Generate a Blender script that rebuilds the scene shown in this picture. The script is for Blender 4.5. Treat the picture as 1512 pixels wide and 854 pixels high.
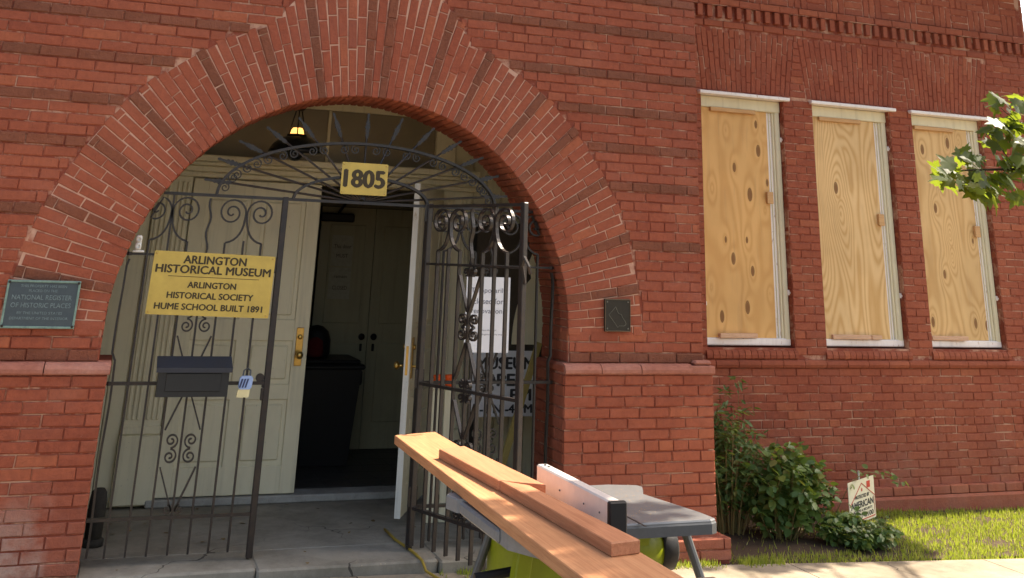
import bpy, math, random
import numpy as np
from mathutils import Vector, Matrix
random.seed(7); rng = np.random.default_rng(7)
PI = math.pi; R = math.radians
for o in list(bpy.data.objects): bpy.data.objects.remove(o)
S = bpy.context.scene; COL = S.collection

# ------------------------------------------------------------------ camera, sky, sun, exposure
CAMP = Vector((-1.495, -7.0235, 1.736)); YAW, PITCH, ROLL = .338087, .338454, .036482
def cam_axes():
    cy, sy, cp, sp, cr, sr = math.cos(YAW), math.sin(YAW), math.cos(PITCH), math.sin(PITCH), math.cos(ROLL), math.sin(ROLL)
    f = Vector((sy*cp, cy*cp, sp)); r = Vector((cy, -sy, 0)); u = r.cross(f)
    return r*cr + u*sr, u*cr - r*sr, f
CR, CU, CF = cam_axes()
cd = bpy.data.cameras.new('camera'); cam = bpy.data.objects.new('camera', cd); COL.objects.link(cam)
cam.matrix_world = Matrix(((CR.x, CU.x, -CF.x, CAMP.x), (CR.y, CU.y, -CF.y, CAMP.y), (CR.z, CU.z, -CF.z, CAMP.z), (0, 0, 0, 1)))
cd.sensor_fit = 'HORIZONTAL'; cd.sensor_width = 36; cd.lens = 36*1514/1512
cd.shift_y = -(427+149.667)/1512; cd.clip_end = 3000; cd.clip_start = .05
S.camera = cam
def proj(x, y, z):
    v = Vector((x, y, z)) - CAMP; d = v.dot(CF)
    return 756 + 1514*v.dot(CR)/d, -149.667 - 1514*v.dot(CU)/d, d

SUN_EL, SUN_BETA = R(52), R(9)          # the sun stands right of the picture, 9 degrees behind the facade
sdir = Vector((math.cos(SUN_EL)*math.cos(SUN_BETA), math.cos(SUN_EL)*math.sin(SUN_BETA), math.sin(SUN_EL)))
W = bpy.data.worlds.new('World'); S.world = W; W.use_nodes = True
wn = W.node_tree.nodes; wl = W.node_tree.links
sky = wn.new('ShaderNodeTexSky'); sky.sky_type = 'NISHITA'; sky.sun_disc = False
sky.sun_elevation = SUN_EL; sky.sun_rotation = math.atan2(sdir.x, sdir.y)
sky.air_density = 1.2; sky.dust_density = 4.0; sky.ozone_density = 1.0
wn['Background'].inputs['Strength'].default_value = .13
wl.new(sky.outputs[0], wn['Background'].inputs['Color'])
sl = bpy.data.lights.new('sun', 'SUN'); sl.energy = 4.8; sl.angle = R(.53); sl.color = (1, .93, .82)
so = bpy.data.objects.new('sun', sl); COL.objects.link(so); so.rotation_euler = (-sdir).to_track_quat('-Z', 'Y').to_euler()
S.view_settings.view_transform = 'Standard'; S.view_settings.look = 'None'
S.view_settings.exposure = 1.56; S.view_settings.gamma = 1
S.view_settings.use_white_balance = True; S.view_settings.white_balance_temperature = 7150; S.view_settings.white_balance_tint = 12

# ------------------------------------------------------------------ materials
MATS = {}
class NT:
    def __init__(s, name):
        s.m = bpy.data.materials.new(name); s.m.use_nodes = True; s.t = s.m.node_tree
        s.b = s.t.nodes['Principled BSDF']; s.out = s.t.nodes['Material Output']
    def n(s, typ, **kw):
        x = s.t.nodes.new('ShaderNode'+typ)
        for k, v in kw.items():
            if k.startswith('i_'): x.inputs[k[2:].replace('_', ' ')].default_value = v
            else: setattr(x, k, v)
        return x
    def l(s, a, b): s.t.links.new(a, b)
    def obj(s, scale=(1, 1, 1), geo=False):
        tc = s.n('TexCoord') if not geo else None
        src = s.n('NewGeometry').outputs['Position'] if geo else tc.outputs['Object']
        mp = s.n('Mapping'); mp.inputs['Scale'].default_value = scale; s.l(src, mp.inputs[0]); return mp.outputs[0]
    def noise(s, vec, scale, detail=4, rough=.55, dist=0):
        x = s.n('TexNoise'); x.inputs['Scale'].default_value = scale; x.inputs['Detail'].default_value = detail
        x.inputs['Roughness'].default_value = rough; x.inputs['Distortion'].default_value = dist
        s.l(vec, x.inputs['Vector']); return x.outputs['Fac']
    def ramp(s, fac, stops):
        x = s.n('ValToRGB'); e = x.color_ramp.elements
        while len(e) < len(stops): e.new(.5)
        for i, (p, c) in enumerate(stops): e[i].position = p; e[i].color = (c if len(c) == 4 else (*c, 1)) if not isinstance(c, (int, float)) else (c, c, c, 1)
        s.l(fac, x.inputs[0]); return x.outputs[0]
    def mix(s, fac, a, b, mode='MIX'):
        x = s.n('Mix'); x.data_type = 'RGBA'; x.blend_type = mode
        for sock, v in ((x.inputs[0], fac), (x.inputs[6], a), (x.inputs[7], b)):
            if isinstance(v, (int, float)): sock.default_value = v
            elif isinstance(v, tuple): sock.default_value = (*v, 1) if len(v) == 3 else v
            else: s.l(v, sock)
        return x.outputs[2]
    def math(s, op, a, b=0.0, c=0.0):
        x = s.n('Math'); x.operation = op
        for sock, v in zip(x.inputs, (a, b, c)):
            if isinstance(v, (int, float)): sock.default_value = v
            else: s.l(v, sock)
        return x.outputs[0]
    def bump(s, h, strength=.3, dist=.005):
        x = s.n('Bump'); x.inputs['Strength'].default_value = strength; x.inputs['Distance'].default_value = dist
        s.l(h, x.inputs['Height']); s.l(x.outputs[0], s.b.inputs['Normal'])
    def col(s, c): s.l(c, s.b.inputs['Base Color'])
    def fin(s, rough=.8, metal=0, spec=.3):
        s.b.inputs['Roughness'].default_value = rough; s.b.inputs['Metallic'].default_value = metal
        s.b.inputs['Specular IOR Level'].default_value = spec; MATS[s.m.name] = s.m; return s.m
def rnd(m):      # one random value for each piece, joined or single
    g = m.n('NewGeometry').outputs['Random Per Island']; o = m.n('ObjectInfo').outputs['Random']
    return m.math('FRACT', m.math('ADD', m.math('MULTIPLY', o, 7.31), g))

def mat_brick(name, stops, bumpS, bumpD, scale, pale=.25):
    m = NT(name); r = rnd(m); pos = m.obj(geo=True)
    base = m.ramp(r, stops)
    n1 = m.noise(pos, 1.1, 3); base = m.mix(m.math('MULTIPLY', n1, .45), base, (.29, .062, .032))
    n2 = m.noise(pos, 26, 6, .7); base = m.mix(m.ramp(n2, [(.35, 0.), (.75, .45)]), base, (.10, .024, .018))
    # chalky bloom and old limewash, in drifts
    n3 = m.noise(pos, 2.3, 5, .65); n4 = m.noise(pos, 60, 4, .7)
    base = m.mix(m.math('MULTIPLY', m.ramp(n3, [(.50, 0.), (.78, pale)]), n4), base, (.62, .40, .33))
    # soot and rain streaks running down the wall
    stv = m.obj((1, 1, .10), geo=True); base = m.mix(m.ramp(m.noise(stv, 3.2, 5, .6), [(.52, 0.), (.82, .26)]), base, (.13, .040, .024))
    base = m.mix(m.ramp(m.noise(pos, .55, 3, .5), [(.45, 0.), (.75, .30)]), base, (.44, .15, .075))
    # weathered grey bloom low on the pier
    sx = m.n('SeparateXYZ'); m.l(pos, sx.inputs[0])
    low = m.math('MULTIPLY', m.ramp(sx.outputs['Z'], [(.05, 1.), (.50, 0.)]), m.ramp(m.noise(pos, 4, 5, .7), [(.34, 0.), (.58, .9)]))
    low = m.math('MULTIPLY', low, m.ramp(m.math('ADD', sx.outputs['X'], 2.6), [(0., 1.), (.95, .9), (1., .12)]))
    base = m.mix(low, base, (.44, .31, .25))
    fl = m.math('MULTIPLY', m.ramp(m.noise(pos, 75, 3, .6), [(.71, 0.), (.76, .7)]), m.ramp(m.noise(pos, 3.5, 4, .7), [(.52, 0.), (.70, 1.)]))
    base = m.mix(fl, base, (.62, .44, .36))
    dk = m.math('MULTIPLY', m.ramp(m.noise(pos, 48, 3, .6), [(.68, 0.), (.74, .75)]), m.ramp(m.noise(pos, 5.1, 4, .7), [(.50, 0.), (.66, 1.)]))
    base = m.mix(dk, base, (.055, .022, .018))
    m.col(base); m.bump(m.math('ADD', m.noise(pos, scale, 8, .72), m.math('MULTIPLY', m.noise(pos, scale*.22, 4), .8)), bumpS, bumpD)
    return m.fin(.85, 0, .25)
mat_brick('brick', [(0., (.295, .076, .039)), (.4, (.335, .088, .045)), (.85, (.360, .097, .050)), (.95, (.43, .128, .060)), (1., (.295, .082, .046))], .85, .009, 70, .13)
mat_brick('rough_brick', [(0., (.215, .085, .047)), (.5, (.255, .095, .052)), (1., (.29, .100, .053))], 1., .018, 95, .12)
def mat_mortar():
    m = NT('mortar'); pos = m.obj(geo=True)
    k = m.ramp(m.noise(pos, 3.0, 5, .75), [(.48, 0.), (.60, 1.)])
    c = m.mix(k, (.24, .060, .036), (.50, .28, .19))
    c = m.mix(m.ramp(m.noise(pos, 30, 4), [(.55, 0.), (.9, .35)]), c, (.55, .38, .29))
    m.col(c); m.bump(m.noise(pos, 160, 5, .7), .6, .006); return m.fin(.95, 0, .15)
mat_mortar()
mat_brick('ledge_stone', [(0., (.36, .14, .095)), (1., (.44, .19, .135))], .7, .007, 60, .5)
def mat_concrete(name, a, b, sc=6):
    m = NT(name); pos = m.obj(geo=True)
    c = m.mix(m.noise(pos, sc, 8, .65), a, b)
    c = m.mix(m.ramp(m.noise(pos, 1.6, 6, .7), [(.40, 0.), (.70, .8)]), c, tuple(v*q for v, q in zip(a, (.42, .40, .36))))
    c = m.mix(m.ramp(m.noise(pos, 9, 6, .75), [(.55, 0.), (.75, .6)]), c, tuple(v*.5 for v in a))
    c = m.mix(m.ramp(m.noise(pos, 190, 2), [(.62, 0.), (.72, .5)]), c, (.12, .11, .10))
    c = m.mix(m.ramp(m.noise(pos, 75, 2), [(.72, 0.), (.75, .7)]), c, (.50, .40, .27))
    wv = m.n('VectorMath'); wv.operation = 'MULTIPLY_ADD'; nz = m.n('TexNoise'); nz.inputs['Scale'].default_value = 4; m.l(pos, nz.inputs['Vector']); m.l(nz.outputs['Color'], wv.inputs[0]); wv.inputs[1].default_value = (.35, .35, .0); m.l(pos, wv.inputs[2])
    vo = m.n('TexVoronoi'); vo.feature = 'DISTANCE_TO_EDGE'; vo.inputs['Scale'].default_value = .75; m.l(wv.outputs[0], vo.inputs['Vector'])
    crack = m.math('MULTIPLY', m.math('LESS_THAN', vo.outputs['Distance'], .0022), m.ramp(m.noise(pos, 1.1, 2), [(.45, 0.), (.55, 1.)]))
    c = m.mix(m.math('MULTIPLY', crack, .8), c, (.03, .027, .023))
    m.col(c); m.bump(m.math('SUBTRACT', m.noise(pos, 120, 6, .7), crack), .45, .005); return m.fin(.9, 0, .2)
mat_concrete('porch_concrete', (.25, .225, .18), (.34, .31, .255)); mat_concrete('sidewalk_concrete', (.29, .24, .175), (.38, .32, .24))
mat_concrete('sill_stone', (.36, .35, .32), (.48, .46, .42), 12)
def mat_paint(name, a, b, rough=.5, chips=None, sc=5, bs=.12):
    m = NT(name); pos = m.obj((1, 1, .18)); p2 = m.obj()
    c = m.mix(m.noise(pos, sc*4, 5, .6), a, b)
    c = m.mix(m.ramp(m.noise(p2, 2.2, 5, .65), [(.5, 0.), (.85, .4)]), c, tuple(v*.62 for v in a))
    c = m.mix(m.ramp(m.noise(m.obj((1, 1, .06)), 16, 6, .7), [(.52, 0.), (.78, .5)]), c, tuple(v*.55 for v in a))
    c = m.mix(m.ramp(m.noise(p2, 45, 3, .6), [(.70, 0.), (.76, .7)]), c, tuple(v*.38 for v in a))
    if chips: c = m.mix(m.ramp(m.noise(m.obj((1, 1, .3)), 34, 4, .6), [(.64, 0.), (.68, 1.)]), c, chips)
    m.col(c); m.bump(m.noise(pos, 60, 4), bs, .004); return m.fin(rough, 0, .35)
mat_paint('cream_paint', (.68, .62, .43), (.75, .69, .50)); mat_paint('pale_door_edge', (.66, .65, .58), (.72, .71, .65), chips=(.45, .38, .26))
mat_paint('grimy_cream', (.52, .48, .36), (.60, .56, .42), .65)
mat_paint('window_white', (.80, .73, .68), (.86, .81, .76), .55, (.55, .42, .34)); mat_paint('window_cream', (.70, .63, .42), (.78, .72, .52), .55)
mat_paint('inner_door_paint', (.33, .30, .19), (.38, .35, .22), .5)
def mat_simple(name, c, rough=.5, metal=0, spec=.4, var=.25, sc=30, bs=.1, c2=None):
    m = NT(name); pos = m.obj()
    k = m.ramp(m.noise(pos, sc, 5, .65), [(.3, 0.), (.8, 1.)])
    m.col(m.mix(k, c, c2 if c2 else tuple(v*(1-var) for v in c))); m.bump(m.noise(pos, sc*3, 4), bs, .003)
    return m.fin(rough, metal, spec)
mat_simple('iron', (.010, .010, .012), .36, .0, .45, c2=(.034, .022, .016), sc=24, bs=.25)
mat_simple('sign_gold', (.55, .39, .085), .45, .15, .5, .28, 7, .10); mat_simple('sign_ink', (.045, .030, .010), .6)
mat_simple('verdigris', (.055, .072, .085), .55, .4, .4, c2=(.075, .098, .105), sc=18, bs=.3); mat_simple('verdigris_rim', (.22, .33, .27), .65, .2, .3, c2=(.10, .15, .14), sc=40, bs=.4)
mat_simple('plaque_letter', (.24, .31, .31), .5, .4, c2=(.08, .12, .13), sc=60); mat_simple('dark_bronze', (.040, .034, .026), .5, .5, .4, sc=30, bs=.25); mat_simple('bronze_rim', (.13, .095, .06), .5, .5); mat_simple('bronze_line', (.20, .19, .15), .5, .4)
mat_simple('mailbox_black', (.018, .021, .024), .35, .2, .5, bs=.05); mat_simple('mailbox_lid', (.030, .036, .050), .28, .2, .6, bs=.05)
mat_simple('brass', (.62, .40, .12), .28, 1., .5, .35, 25, .05); mat_simple('dark_iron', (.02, .018, .016), .45, .4)
mat_simple('black_plastic', (.011, .011, .012), .5, 0, .3, bs=.15); mat_simple('dark_red_cloth', (.09, .012, .012), .9, 0, .1)
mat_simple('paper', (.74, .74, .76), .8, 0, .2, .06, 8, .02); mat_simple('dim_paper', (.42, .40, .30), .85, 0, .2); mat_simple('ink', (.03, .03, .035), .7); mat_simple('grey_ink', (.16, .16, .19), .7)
mat_simple('orange_plastic', (.85, .11, .015), .45); mat_simple('white_plastic', (.70, .70, .66), .4); mat_simple('lock_blue', (.32, .44, .70), .4); mat_simple('lock_cream', (.72, .64, .36), .5); mat_simple('stripe_navy', (.02, .03, .10), .5)
mat_simple('saw_apron', (.075, .08, .085), .5, .1, .35); mat_simple('saw_grey', (.20, .205, .21), .5, .1, .4, .25, 40, .12); mat_simple('saw_table', (.17, .175, .18), .40, .3, .5, .22, 18, .08)
mat_simple('saw_green', (.21, .25, .006), .45, 0, .35, .3, 12, .06); mat_simple('aluminium', (.78, .73, .68), .42, .35, .5, .12, 20, .05)
mat_simple('leg_steel', (.10, .105, .11), .45, .5, .4); mat_simple('cord_yellow', (.36, .24, .03), .6); mat_simple('sign_board', (.70, .66, .50), .5, 0, .4, .1); mat_simple('sign_red', (.55, .04, .03), .5)
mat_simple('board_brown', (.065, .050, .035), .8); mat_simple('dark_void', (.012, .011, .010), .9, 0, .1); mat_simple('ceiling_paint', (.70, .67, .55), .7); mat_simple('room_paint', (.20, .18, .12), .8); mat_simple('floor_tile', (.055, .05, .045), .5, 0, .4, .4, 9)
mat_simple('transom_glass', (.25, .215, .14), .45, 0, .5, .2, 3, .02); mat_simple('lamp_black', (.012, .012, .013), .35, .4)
mat_simple('rope_yellow', (.42, .32, .10), .85); mat_simple('soil', (.085, .060, .040), .95, 0, .1, .5, 30, .8); mat_simple('bark', (.10, .075, .055), .95, 0, .1, .5, 20, .9); mat_simple('stem', (.16, .15, .05), .7, c2=(.22, .13, .05)); mat_simple('old_wood', (.22, .16, .10), .85, sc=12, bs=.4)
def emis(name, c, s):
    m = NT(name); m.b.inputs['Base Color'].default_value = (*c, 1); m.b.inputs['Emission Color'].default_value = (*c, 1); m.b.inputs['Emission Strength'].default_value = s; return m.fin(.4)
emis('bulb_glow', (1, .48, .12), 1.0)
def mat_wood(name, a, b, ax, sc=22, end=None, rough=.62):
    m = NT(name); s = [1, 1, 1]; s[ax] = .035; pos = m.obj(tuple(s)); p2 = m.obj()
    w = m.noise(pos, sc*2.6, 5, .6, 1.2); f = m.noise(pos, sc*14, 3, .6)
    c = m.mix(m.ramp(w, [(.3, 0.), (.7, 1.)]), a, b)
    c = m.mix(m.math('MULTIPLY', m.ramp(f, [(.5, 0.), (.8, 1.)]), .5), c, tuple(v*.5 for v in b))
    c = m.mix(m.ramp(m.noise(p2, 3, 3), [(.5, 0.), (.8, .25)]), c, tuple(v*.55 for v in b))
    kv = m.n('TexVoronoi'); kv.inputs['Scale'].default_value = 2.6; m.l(m.obj((1, .35, 1) if ax == 1 else (.35, 1, 1)), kv.inputs['Vector'])
    c = m.mix(m.ramp(kv.outputs['Distance'], [(.035, .75), (.085, 0.)]), c, tuple(v*.35 for v in b))
    saw = m.obj((30, 260, 30) if ax == 1 else (260, 30, 30)); m.col(c); m.bump(m.math('ADD', f, m.math('MULTIPLY', m.noise(saw, 1, 1), .5)), .25, .002); return m.fin(rough, 0, .3)
mat_wood('cedar', (.52, .26, .125), (.37, .155, .070), 1); mat_wood('cedar_dark', (.48, .215, .11), (.34, .13, .062), 1); mat_wood('block_wood', (.66, .40, .18), (.52, .28, .12), 0, 30)
mat_wood('pale_block', (.68, .43, .28), (.56, .33, .20), 0, 30)
def mat_ply(name, knot_scale, freq, tint, seed):
    m = NT(name); tc = m.n('TexCoord'); mp = m.n('Mapping'); mp.inputs['Location'].default_value = (seed, seed*.7, seed*1.3); m.l(tc.outputs['Object'], mp.inputs[0])
    sep = m.n('SeparateXYZ'); m.l(mp.outputs[0], sep.inputs[0]); x, z = sep.outputs['X'], sep.outputs['Z']
    cb = m.n('CombineXYZ'); m.l(m.math('MULTIPLY', x, 1.0), cb.inputs[0]); m.l(m.math('MULTIPLY', z, .42), cb.inputs[1])
    vo = m.n('TexVoronoi'); vo.voronoi_dimensions = '2D'; vo.inputs['Scale'].default_value = knot_scale; vo.inputs['Randomness'].default_value = 1.; m.l(cb.outputs[0], vo.inputs['Vector'])
    d = vo.outputs['Distance']
    cn = m.n('CombineXYZ'); m.l(m.math('MULTIPLY', x, 1.0), cn.inputs[0]); m.l(m.math('MULTIPLY', z, .16), cn.inputs[1]); cn.inputs[2].default_value = seed
    n1 = m.noise(cn.outputs[0], 3.2, 1, .45); n2 = m.noise(cn.outputs[0], 60, 4, .6)
    pull = m.math('POWER', m.math('MAXIMUM', m.math('SUBTRACT', .55, d), 0.), 2.2)
    ph = m.math('ADD', m.math('ADD', m.math('MULTIPLY', x, freq*.35), m.math('MULTIPLY', n1, freq)), m.math('MULTIPLY', pull, freq*1.25))
    g = m.math('ADD', m.math('MULTIPLY', m.math('SINE', ph), .5), .5)
    g = m.math('ADD', m.math('MULTIPLY', m.math('POWER', g, 1.6), .72), m.math('MULTIPLY', n2, .35))
    a, b = tint
    c = m.mix(m.ramp(g, [(.12, 0.), (.95, 1.)]), a, b)
    c = m.mix(m.ramp(m.noise(mp.outputs[0], 2.1, 3), [(.4, 0.), (.8, .35)]), c, tuple(v*.62 for v in b))
    # knots: small, dark, ringed, only in some cells
    isk = m.ramp(m.n('SeparateColor').outputs[0], [(0., 0.), (1., 1.)]) if False else None
    sc = m.n('SeparateColor'); m.l(vo.outputs['Color'], sc.inputs[0])
    on = m.math('GREATER_THAN', sc.outputs[0], .22); rad = m.math('ADD', .048*knot_scale/4.6, m.math('MULTIPLY', sc.outputs[1], .070*knot_scale/4.6))
    k = m.math('MULTIPLY', on, m.math('LESS_THAN', d, rad)); k2 = m.math('MULTIPLY', on, m.math('LESS_THAN', d, m.math('MULTIPLY', rad, .62)))
    c = m.mix(m.math('MULTIPLY', k, .8), c, (.16, .062, .016)); c = m.mix(m.math('MULTIPLY', k2, .75), c, (.23, .10, .030))
    c = m.mix(m.ramp(m.noise(m.obj((1, 1, .08)), 22, 5, .65), [(.55, 0.), (.8, .35)]), c, (.36, .22, .11))
    m.col(c); m.bump(g, .12, .002); return m.fin(.6, 0, .3)
mat_ply('plywood_smooth', 5.2, 34, ((.74, .43, .16), (.64, .345, .115)), 3.1); mat_ply('plywood_wavy', 1.7, 120, ((.77, .52, .25), (.60, .35, .13)), 8.7); mat_ply('plywood_straight', 4.6, 70, ((.72, .47, .21), (.58, .34, .13)), 5.2)
def mat_leaf(name, stops, trans=.35, rough=.45):
    m = NT(name); c = m.ramp(rnd(m), stops); c = m.mix(m.math('MULTIPLY', m.noise(m.obj(geo=True), 40, 3), .3), c, tuple(v*.5 for v in stops[0][1]))
    m.col(c); m.b.inputs['Roughness'].default_value = rough; m.b.inputs['Specular IOR Level'].default_value = .35
    tr = m.n('BsdfTranslucent'); m.l(m.mix(.5, c, (.45, .55, .03), 'MIX'), tr.inputs['Color'])
    mx = m.n('MixShader'); mx.inputs[0].default_value = trans; m.l(m.b.outputs[0], mx.inputs[1]); m.l(tr.outputs[0], mx.inputs[2]); m.l(mx.outputs[0], m.out.inputs['Surface'])
    MATS[name] = m.m
mat_leaf('maple_leaf', [(0., (.022, .050, .014)), (.6, (.038, .075, .018)), (1., (.070, .11, .020))], .45)
mat_leaf('shrub_leaf', [(0., (.055, .11, .035)), (.5, (.09, .16, .05)), (.85, (.14, .21, .06)), (1., (.25, .19, .07))], .3)
mat_leaf('broad_leaf', [(0., (.06, .12, .035)), (.5, (.10, .18, .05)), (.9, (.17, .25, .06)), (1., (.27, .22, .08))], .3, .4)
mat_leaf('vine_leaf', [(0., (.10, .17, .05)), (1., (.22, .27, .10))], .4); mat_leaf('grass_blade', [(0., (.21, .27, .035)), (.6, (.32, .37, .06)), (.9, (.45, .42, .12)), (1., (.55, .47, .22))], .45, .55)
M = MATS

# ------------------------------------------------------------------ mesh tools
LOC = {}
def mesh_obj(name, V, F, mat, parent=None, smooth=False):
    me = bpy.data.meshes.new(name)
    root = parent
    while root is not None and root.parent is not None: root = root.parent
    off = LOC.get(root.name, Vector()) if root is not None else Vector()
    V = np.asarray(V, float).reshape(-1, 3) - np.array(off)
    me.from_pydata(V.tolist(), [], F); me.update()
    me.materials.append(M[mat] if isinstance(mat, str) else mat)
    if smooth: me.polygons.foreach_set('use_smooth', [True]*len(me.polygons))
    o = bpy.data.objects.new(name, me); COL.objects.link(o)
    if parent is not None: o.parent = parent
    return o
class MB:
    def __init__(s): s.v = []; s.f = []
    def add(s, vs, fs):
        k = len(s.v); s.v += [tuple(v) for v in vs]; s.f += [tuple(i+k for i in f) for f in fs]; return s
    def box(s, x0, x1, y0, y1, z0, z1, bev=0., rot=None, about=None):
        b = min(bev, .45*min(abs(x1-x0), abs(y1-y0), abs(z1-z0)))
        xs, ys, zs = (x0, x1), (y0, y1), (z0, z1)
        if b <= 0:
            V = [Vector((x, y, z)) for z in zs for y in ys for x in xs]
            Fs = [(0, 2, 3, 1), (4, 5, 7, 6), (0, 1, 5, 4), (2, 6, 7, 3), (0, 4, 6, 2), (1, 3, 7, 5)]
        else:
            V = []; idx = {}
            for i in (0, 1):
                for j in (0, 1):
                    for k in (0, 1):
                        c = (xs[i], ys[j], zs[k]); d = (b*(1-2*i), b*(1-2*j), b*(1-2*k))
                        for a in range(3):
                            p = [c[t]+(0 if t == a else d[t]) for t in range(3)]; idx[(i, j, k, a)] = len(V); V.append(Vector(p))
            Fs = []
            g = lambda i, j, k, a: idx[(i, j, k, a)]
            for i in (0, 1):
                q = [g(i, 0, 0, 0), g(i, 1, 0, 0), g(i, 1, 1, 0), g(i, 0, 1, 0)]; Fs.append(q if i else q[::-1])
                q = [g(0, i, 0, 1), g(0, i, 1, 1), g(1, i, 1, 1), g(1, i, 0, 1)]; Fs.append(q if i else q[::-1])
                q = [g(0, 0, i, 2), g(1, 0, i, 2), g(1, 1, i, 2), g(0, 1, i, 2)]; Fs.append(q if i else q[::-1])
            for i in (0, 1):
                for j in (0, 1):
                    q = [g(i, j, 0, 0), g(i, j, 0, 1), g(i, j, 1, 1), g(i, j, 1, 0)]; Fs.append(q)
                    q = [g(i, 0, j, 0), g(i, 0, j, 2), g(i, 1, j, 2), g(i, 1, j, 0)]; Fs.append(q)
                    q = [g(0, i, j, 1), g(0, i, j, 2), g(1, i, j, 2), g(1, i, j, 1)]; Fs.append(q)
                    for k in (0, 1): Fs.append([g(i, j, k, 0), g(i, j, k, 1), g(i, j, k, 2)])
            ctr = Vector(((x0+x1)/2, (y0+y1)/2, (z0+z1)/2)); F2 = []
            for f in Fs:
                p = [V[i] for i in f]; n = (p[1]-p[0]).cross(p[2]-p[0]); c = sum(p, Vector())/len(p)
                F2.append(tuple(f) if n.dot(c-ctr) > 0 else tuple(f[::-1]))
            Fs = F2
        if rot is not None:
            ab = Vector(about) if about is not None else Vector(((x0+x1)/2, (y0+y1)/2, (z0+z1)/2)); V = [ab + rot @ (v-ab) for v in V]
        return s.add(V, Fs)
    def tube(s, pts, r, n=8, caps=True):
        pts = [Vector(p) for p in pts]; rs = r if isinstance(r, (list, tuple)) else [r]*len(pts)
        V = []; prev = None
        for i, p in enumerate(pts):
            t = (pts[min(i+1, len(pts)-1)] - pts[max(i-1, 0)]).normalized()
            if prev is None: a = t.orthogonal().normalized()
            else: a = (prev - t*prev.dot(t)); a = a.normalized() if a.length > 1e-6 else t.orthogonal().normalized()
            prev = a; b = t.cross(a)
            for k in range(n): an = 2*PI*k/n; V.append(p + (a*math.cos(an)+b*math.sin(an))*rs[i])
        Fs = [(i*n+k, i*n+(k+1) % n, (i+1)*n+(k+1) % n, (i+1)*n+k) for i in range(len(pts)-1) for k in range(n)]
        if caps: Fs += [tuple(range(n))[::-1], tuple((len(pts)-1)*n+k for k in range(n))]
        return s.add(V, Fs)
    def lathe(s, prof, c, n=24, axis=None):
        c = Vector(c); ax = Vector(axis or (0, 0, 1)).normalized(); a = ax.orthogonal().normalized(); b = ax.cross(a); V = []
        for r, h in prof:
            for k in range(n): an = 2*PI*k/n; V.append(c + ax*h + (a*math.cos(an)+b*math.sin(an))*r)
        Fs = [(i*n+k, i*n+(k+1) % n, (i+1)*n+(k+1) % n, (i+1)*n+k) for i in range(len(prof)-1) for k in range(n)]
        if prof[0][0] > 1e-5: Fs.append(tuple(range(n))[::-1])
        if prof[-1][0] > 1e-5: Fs.append(tuple((len(prof)-1)*n+k for k in range(n)))
        return s.add(V, Fs)
    def strip(s, P2, t, d, fr, closed=False):
        """flat bar: path P2 in a panel plane (u,z), thickness t in the plane, depth d across it; fr maps (u,w,z)"""
        n = len(P2); V = []
        for i in range(n):
            a = P2[max(i-1, 0)]; b = P2[min(i+1, n-1)]; dx, dz = b[0]-a[0], b[1]-a[1]; L = math.hypot(dx, dz) or 1
            nx, nz = -dz/L*t/2, dx/L*t/2; u, z = P2[i]
            for (du, dz_, w) in ((nx, nz, -d/2), (-nx, -nz, -d/2), (-nx, -nz, d/2), (nx, nz, d/2)): V.append(fr(u+du, w, z+dz_))
        Fs = [(i*4+k, i*4+(k+1) % 4, i*4+4+(k+1) % 4, i*4+4+k) for i in range(n-1) for k in range(4)]
        Fs += [(3, 2, 1, 0), tuple((n-1)*4+k for k in range(4))]
        return s.add(V, Fs)
    def prism(s, poly, fr, w0, w1):
        n = len(poly); V = [fr(u, w0, z) for u, z in poly] + [fr(u, w1, z) for u, z in poly]
        return s.add(V, [tuple(range(n)), tuple(range(n, 2*n))[::-1]] + [(i, i+n, (i+1) % n+n, (i+1) % n) for i in range(n)])
    def build(s, name, mat, parent=None, smooth=False): return mesh_obj(name, s.v, s.f, mat, parent, smooth)
def thing(name, label, cat, loc=(0, 0, 0), group=None):
    o = bpy.data.objects.new(name, None); COL.objects.link(o); o.location = loc; LOC[o.name] = Vector(loc); o.empty_display_size = .1
    o['label'] = label; o['category'] = cat
    if group: o['group'] = group
    return o
def tag(o, label, cat, group=None):
    o['label'] = label; o['category'] = cat
    if group: o['group'] = group
    return o
def struct(o): o['kind'] = 'structure'; return o
def stuff(o): o['kind'] = 'stuff'; return o
WALLFR = lambda y: (lambda u, w, z: Vector((u, y+w, z)))
def text(name, body, h, u, z, fr, mat, parent, width=None, bold=0., depth=.0012, w=0.):
    cu = bpy.data.curves.new('t', 'FONT'); cu.body = body; cu.align_x = 'CENTER'; cu.align_y = 'CENTER'; cu.size = 1; cu.extrude = 0; cu.resolution_u = 3
    ob = bpy.data.objects.new('t', cu); me = bpy.data.meshes.new_from_object(ob)
    V = np.array([v.co[:] for v in me.vertices]); F = [tuple(p.vertices) for p in me.polygons]
    bpy.data.objects.remove(ob); bpy.data.meshes.remove(me); bpy.data.curves.remove(cu)
    cx = (V[:, 0].min()+V[:, 0].max())/2; cz = (V[:, 1].min()+V[:, 1].max())/2; hh = V[:, 1].max()-V[:, 1].min(); ww = V[:, 0].max()-V[:, 0].min()
    sz = h/hh; sx = (width/ww) if width else sz
    P = []; F0 = F; F = []
    sh = [(0, 0)] if bold <= 0 else [(0, 0), (-bold*h, 0), (bold*h, 0), (0, bold*h*.6), (0, -bold*h*.6)]
    for i, (du, dz) in enumerate(sh):
        k = len(P); P += [fr(u+(v[0]-cx)*sx+du, w-depth-.00015*i, z+(v[1]-cz)*sz+dz) for v in V]; F += [tuple(q+k for q in f) for f in F0]
    return mesh_obj(name, P, F, mat, parent)

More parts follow.
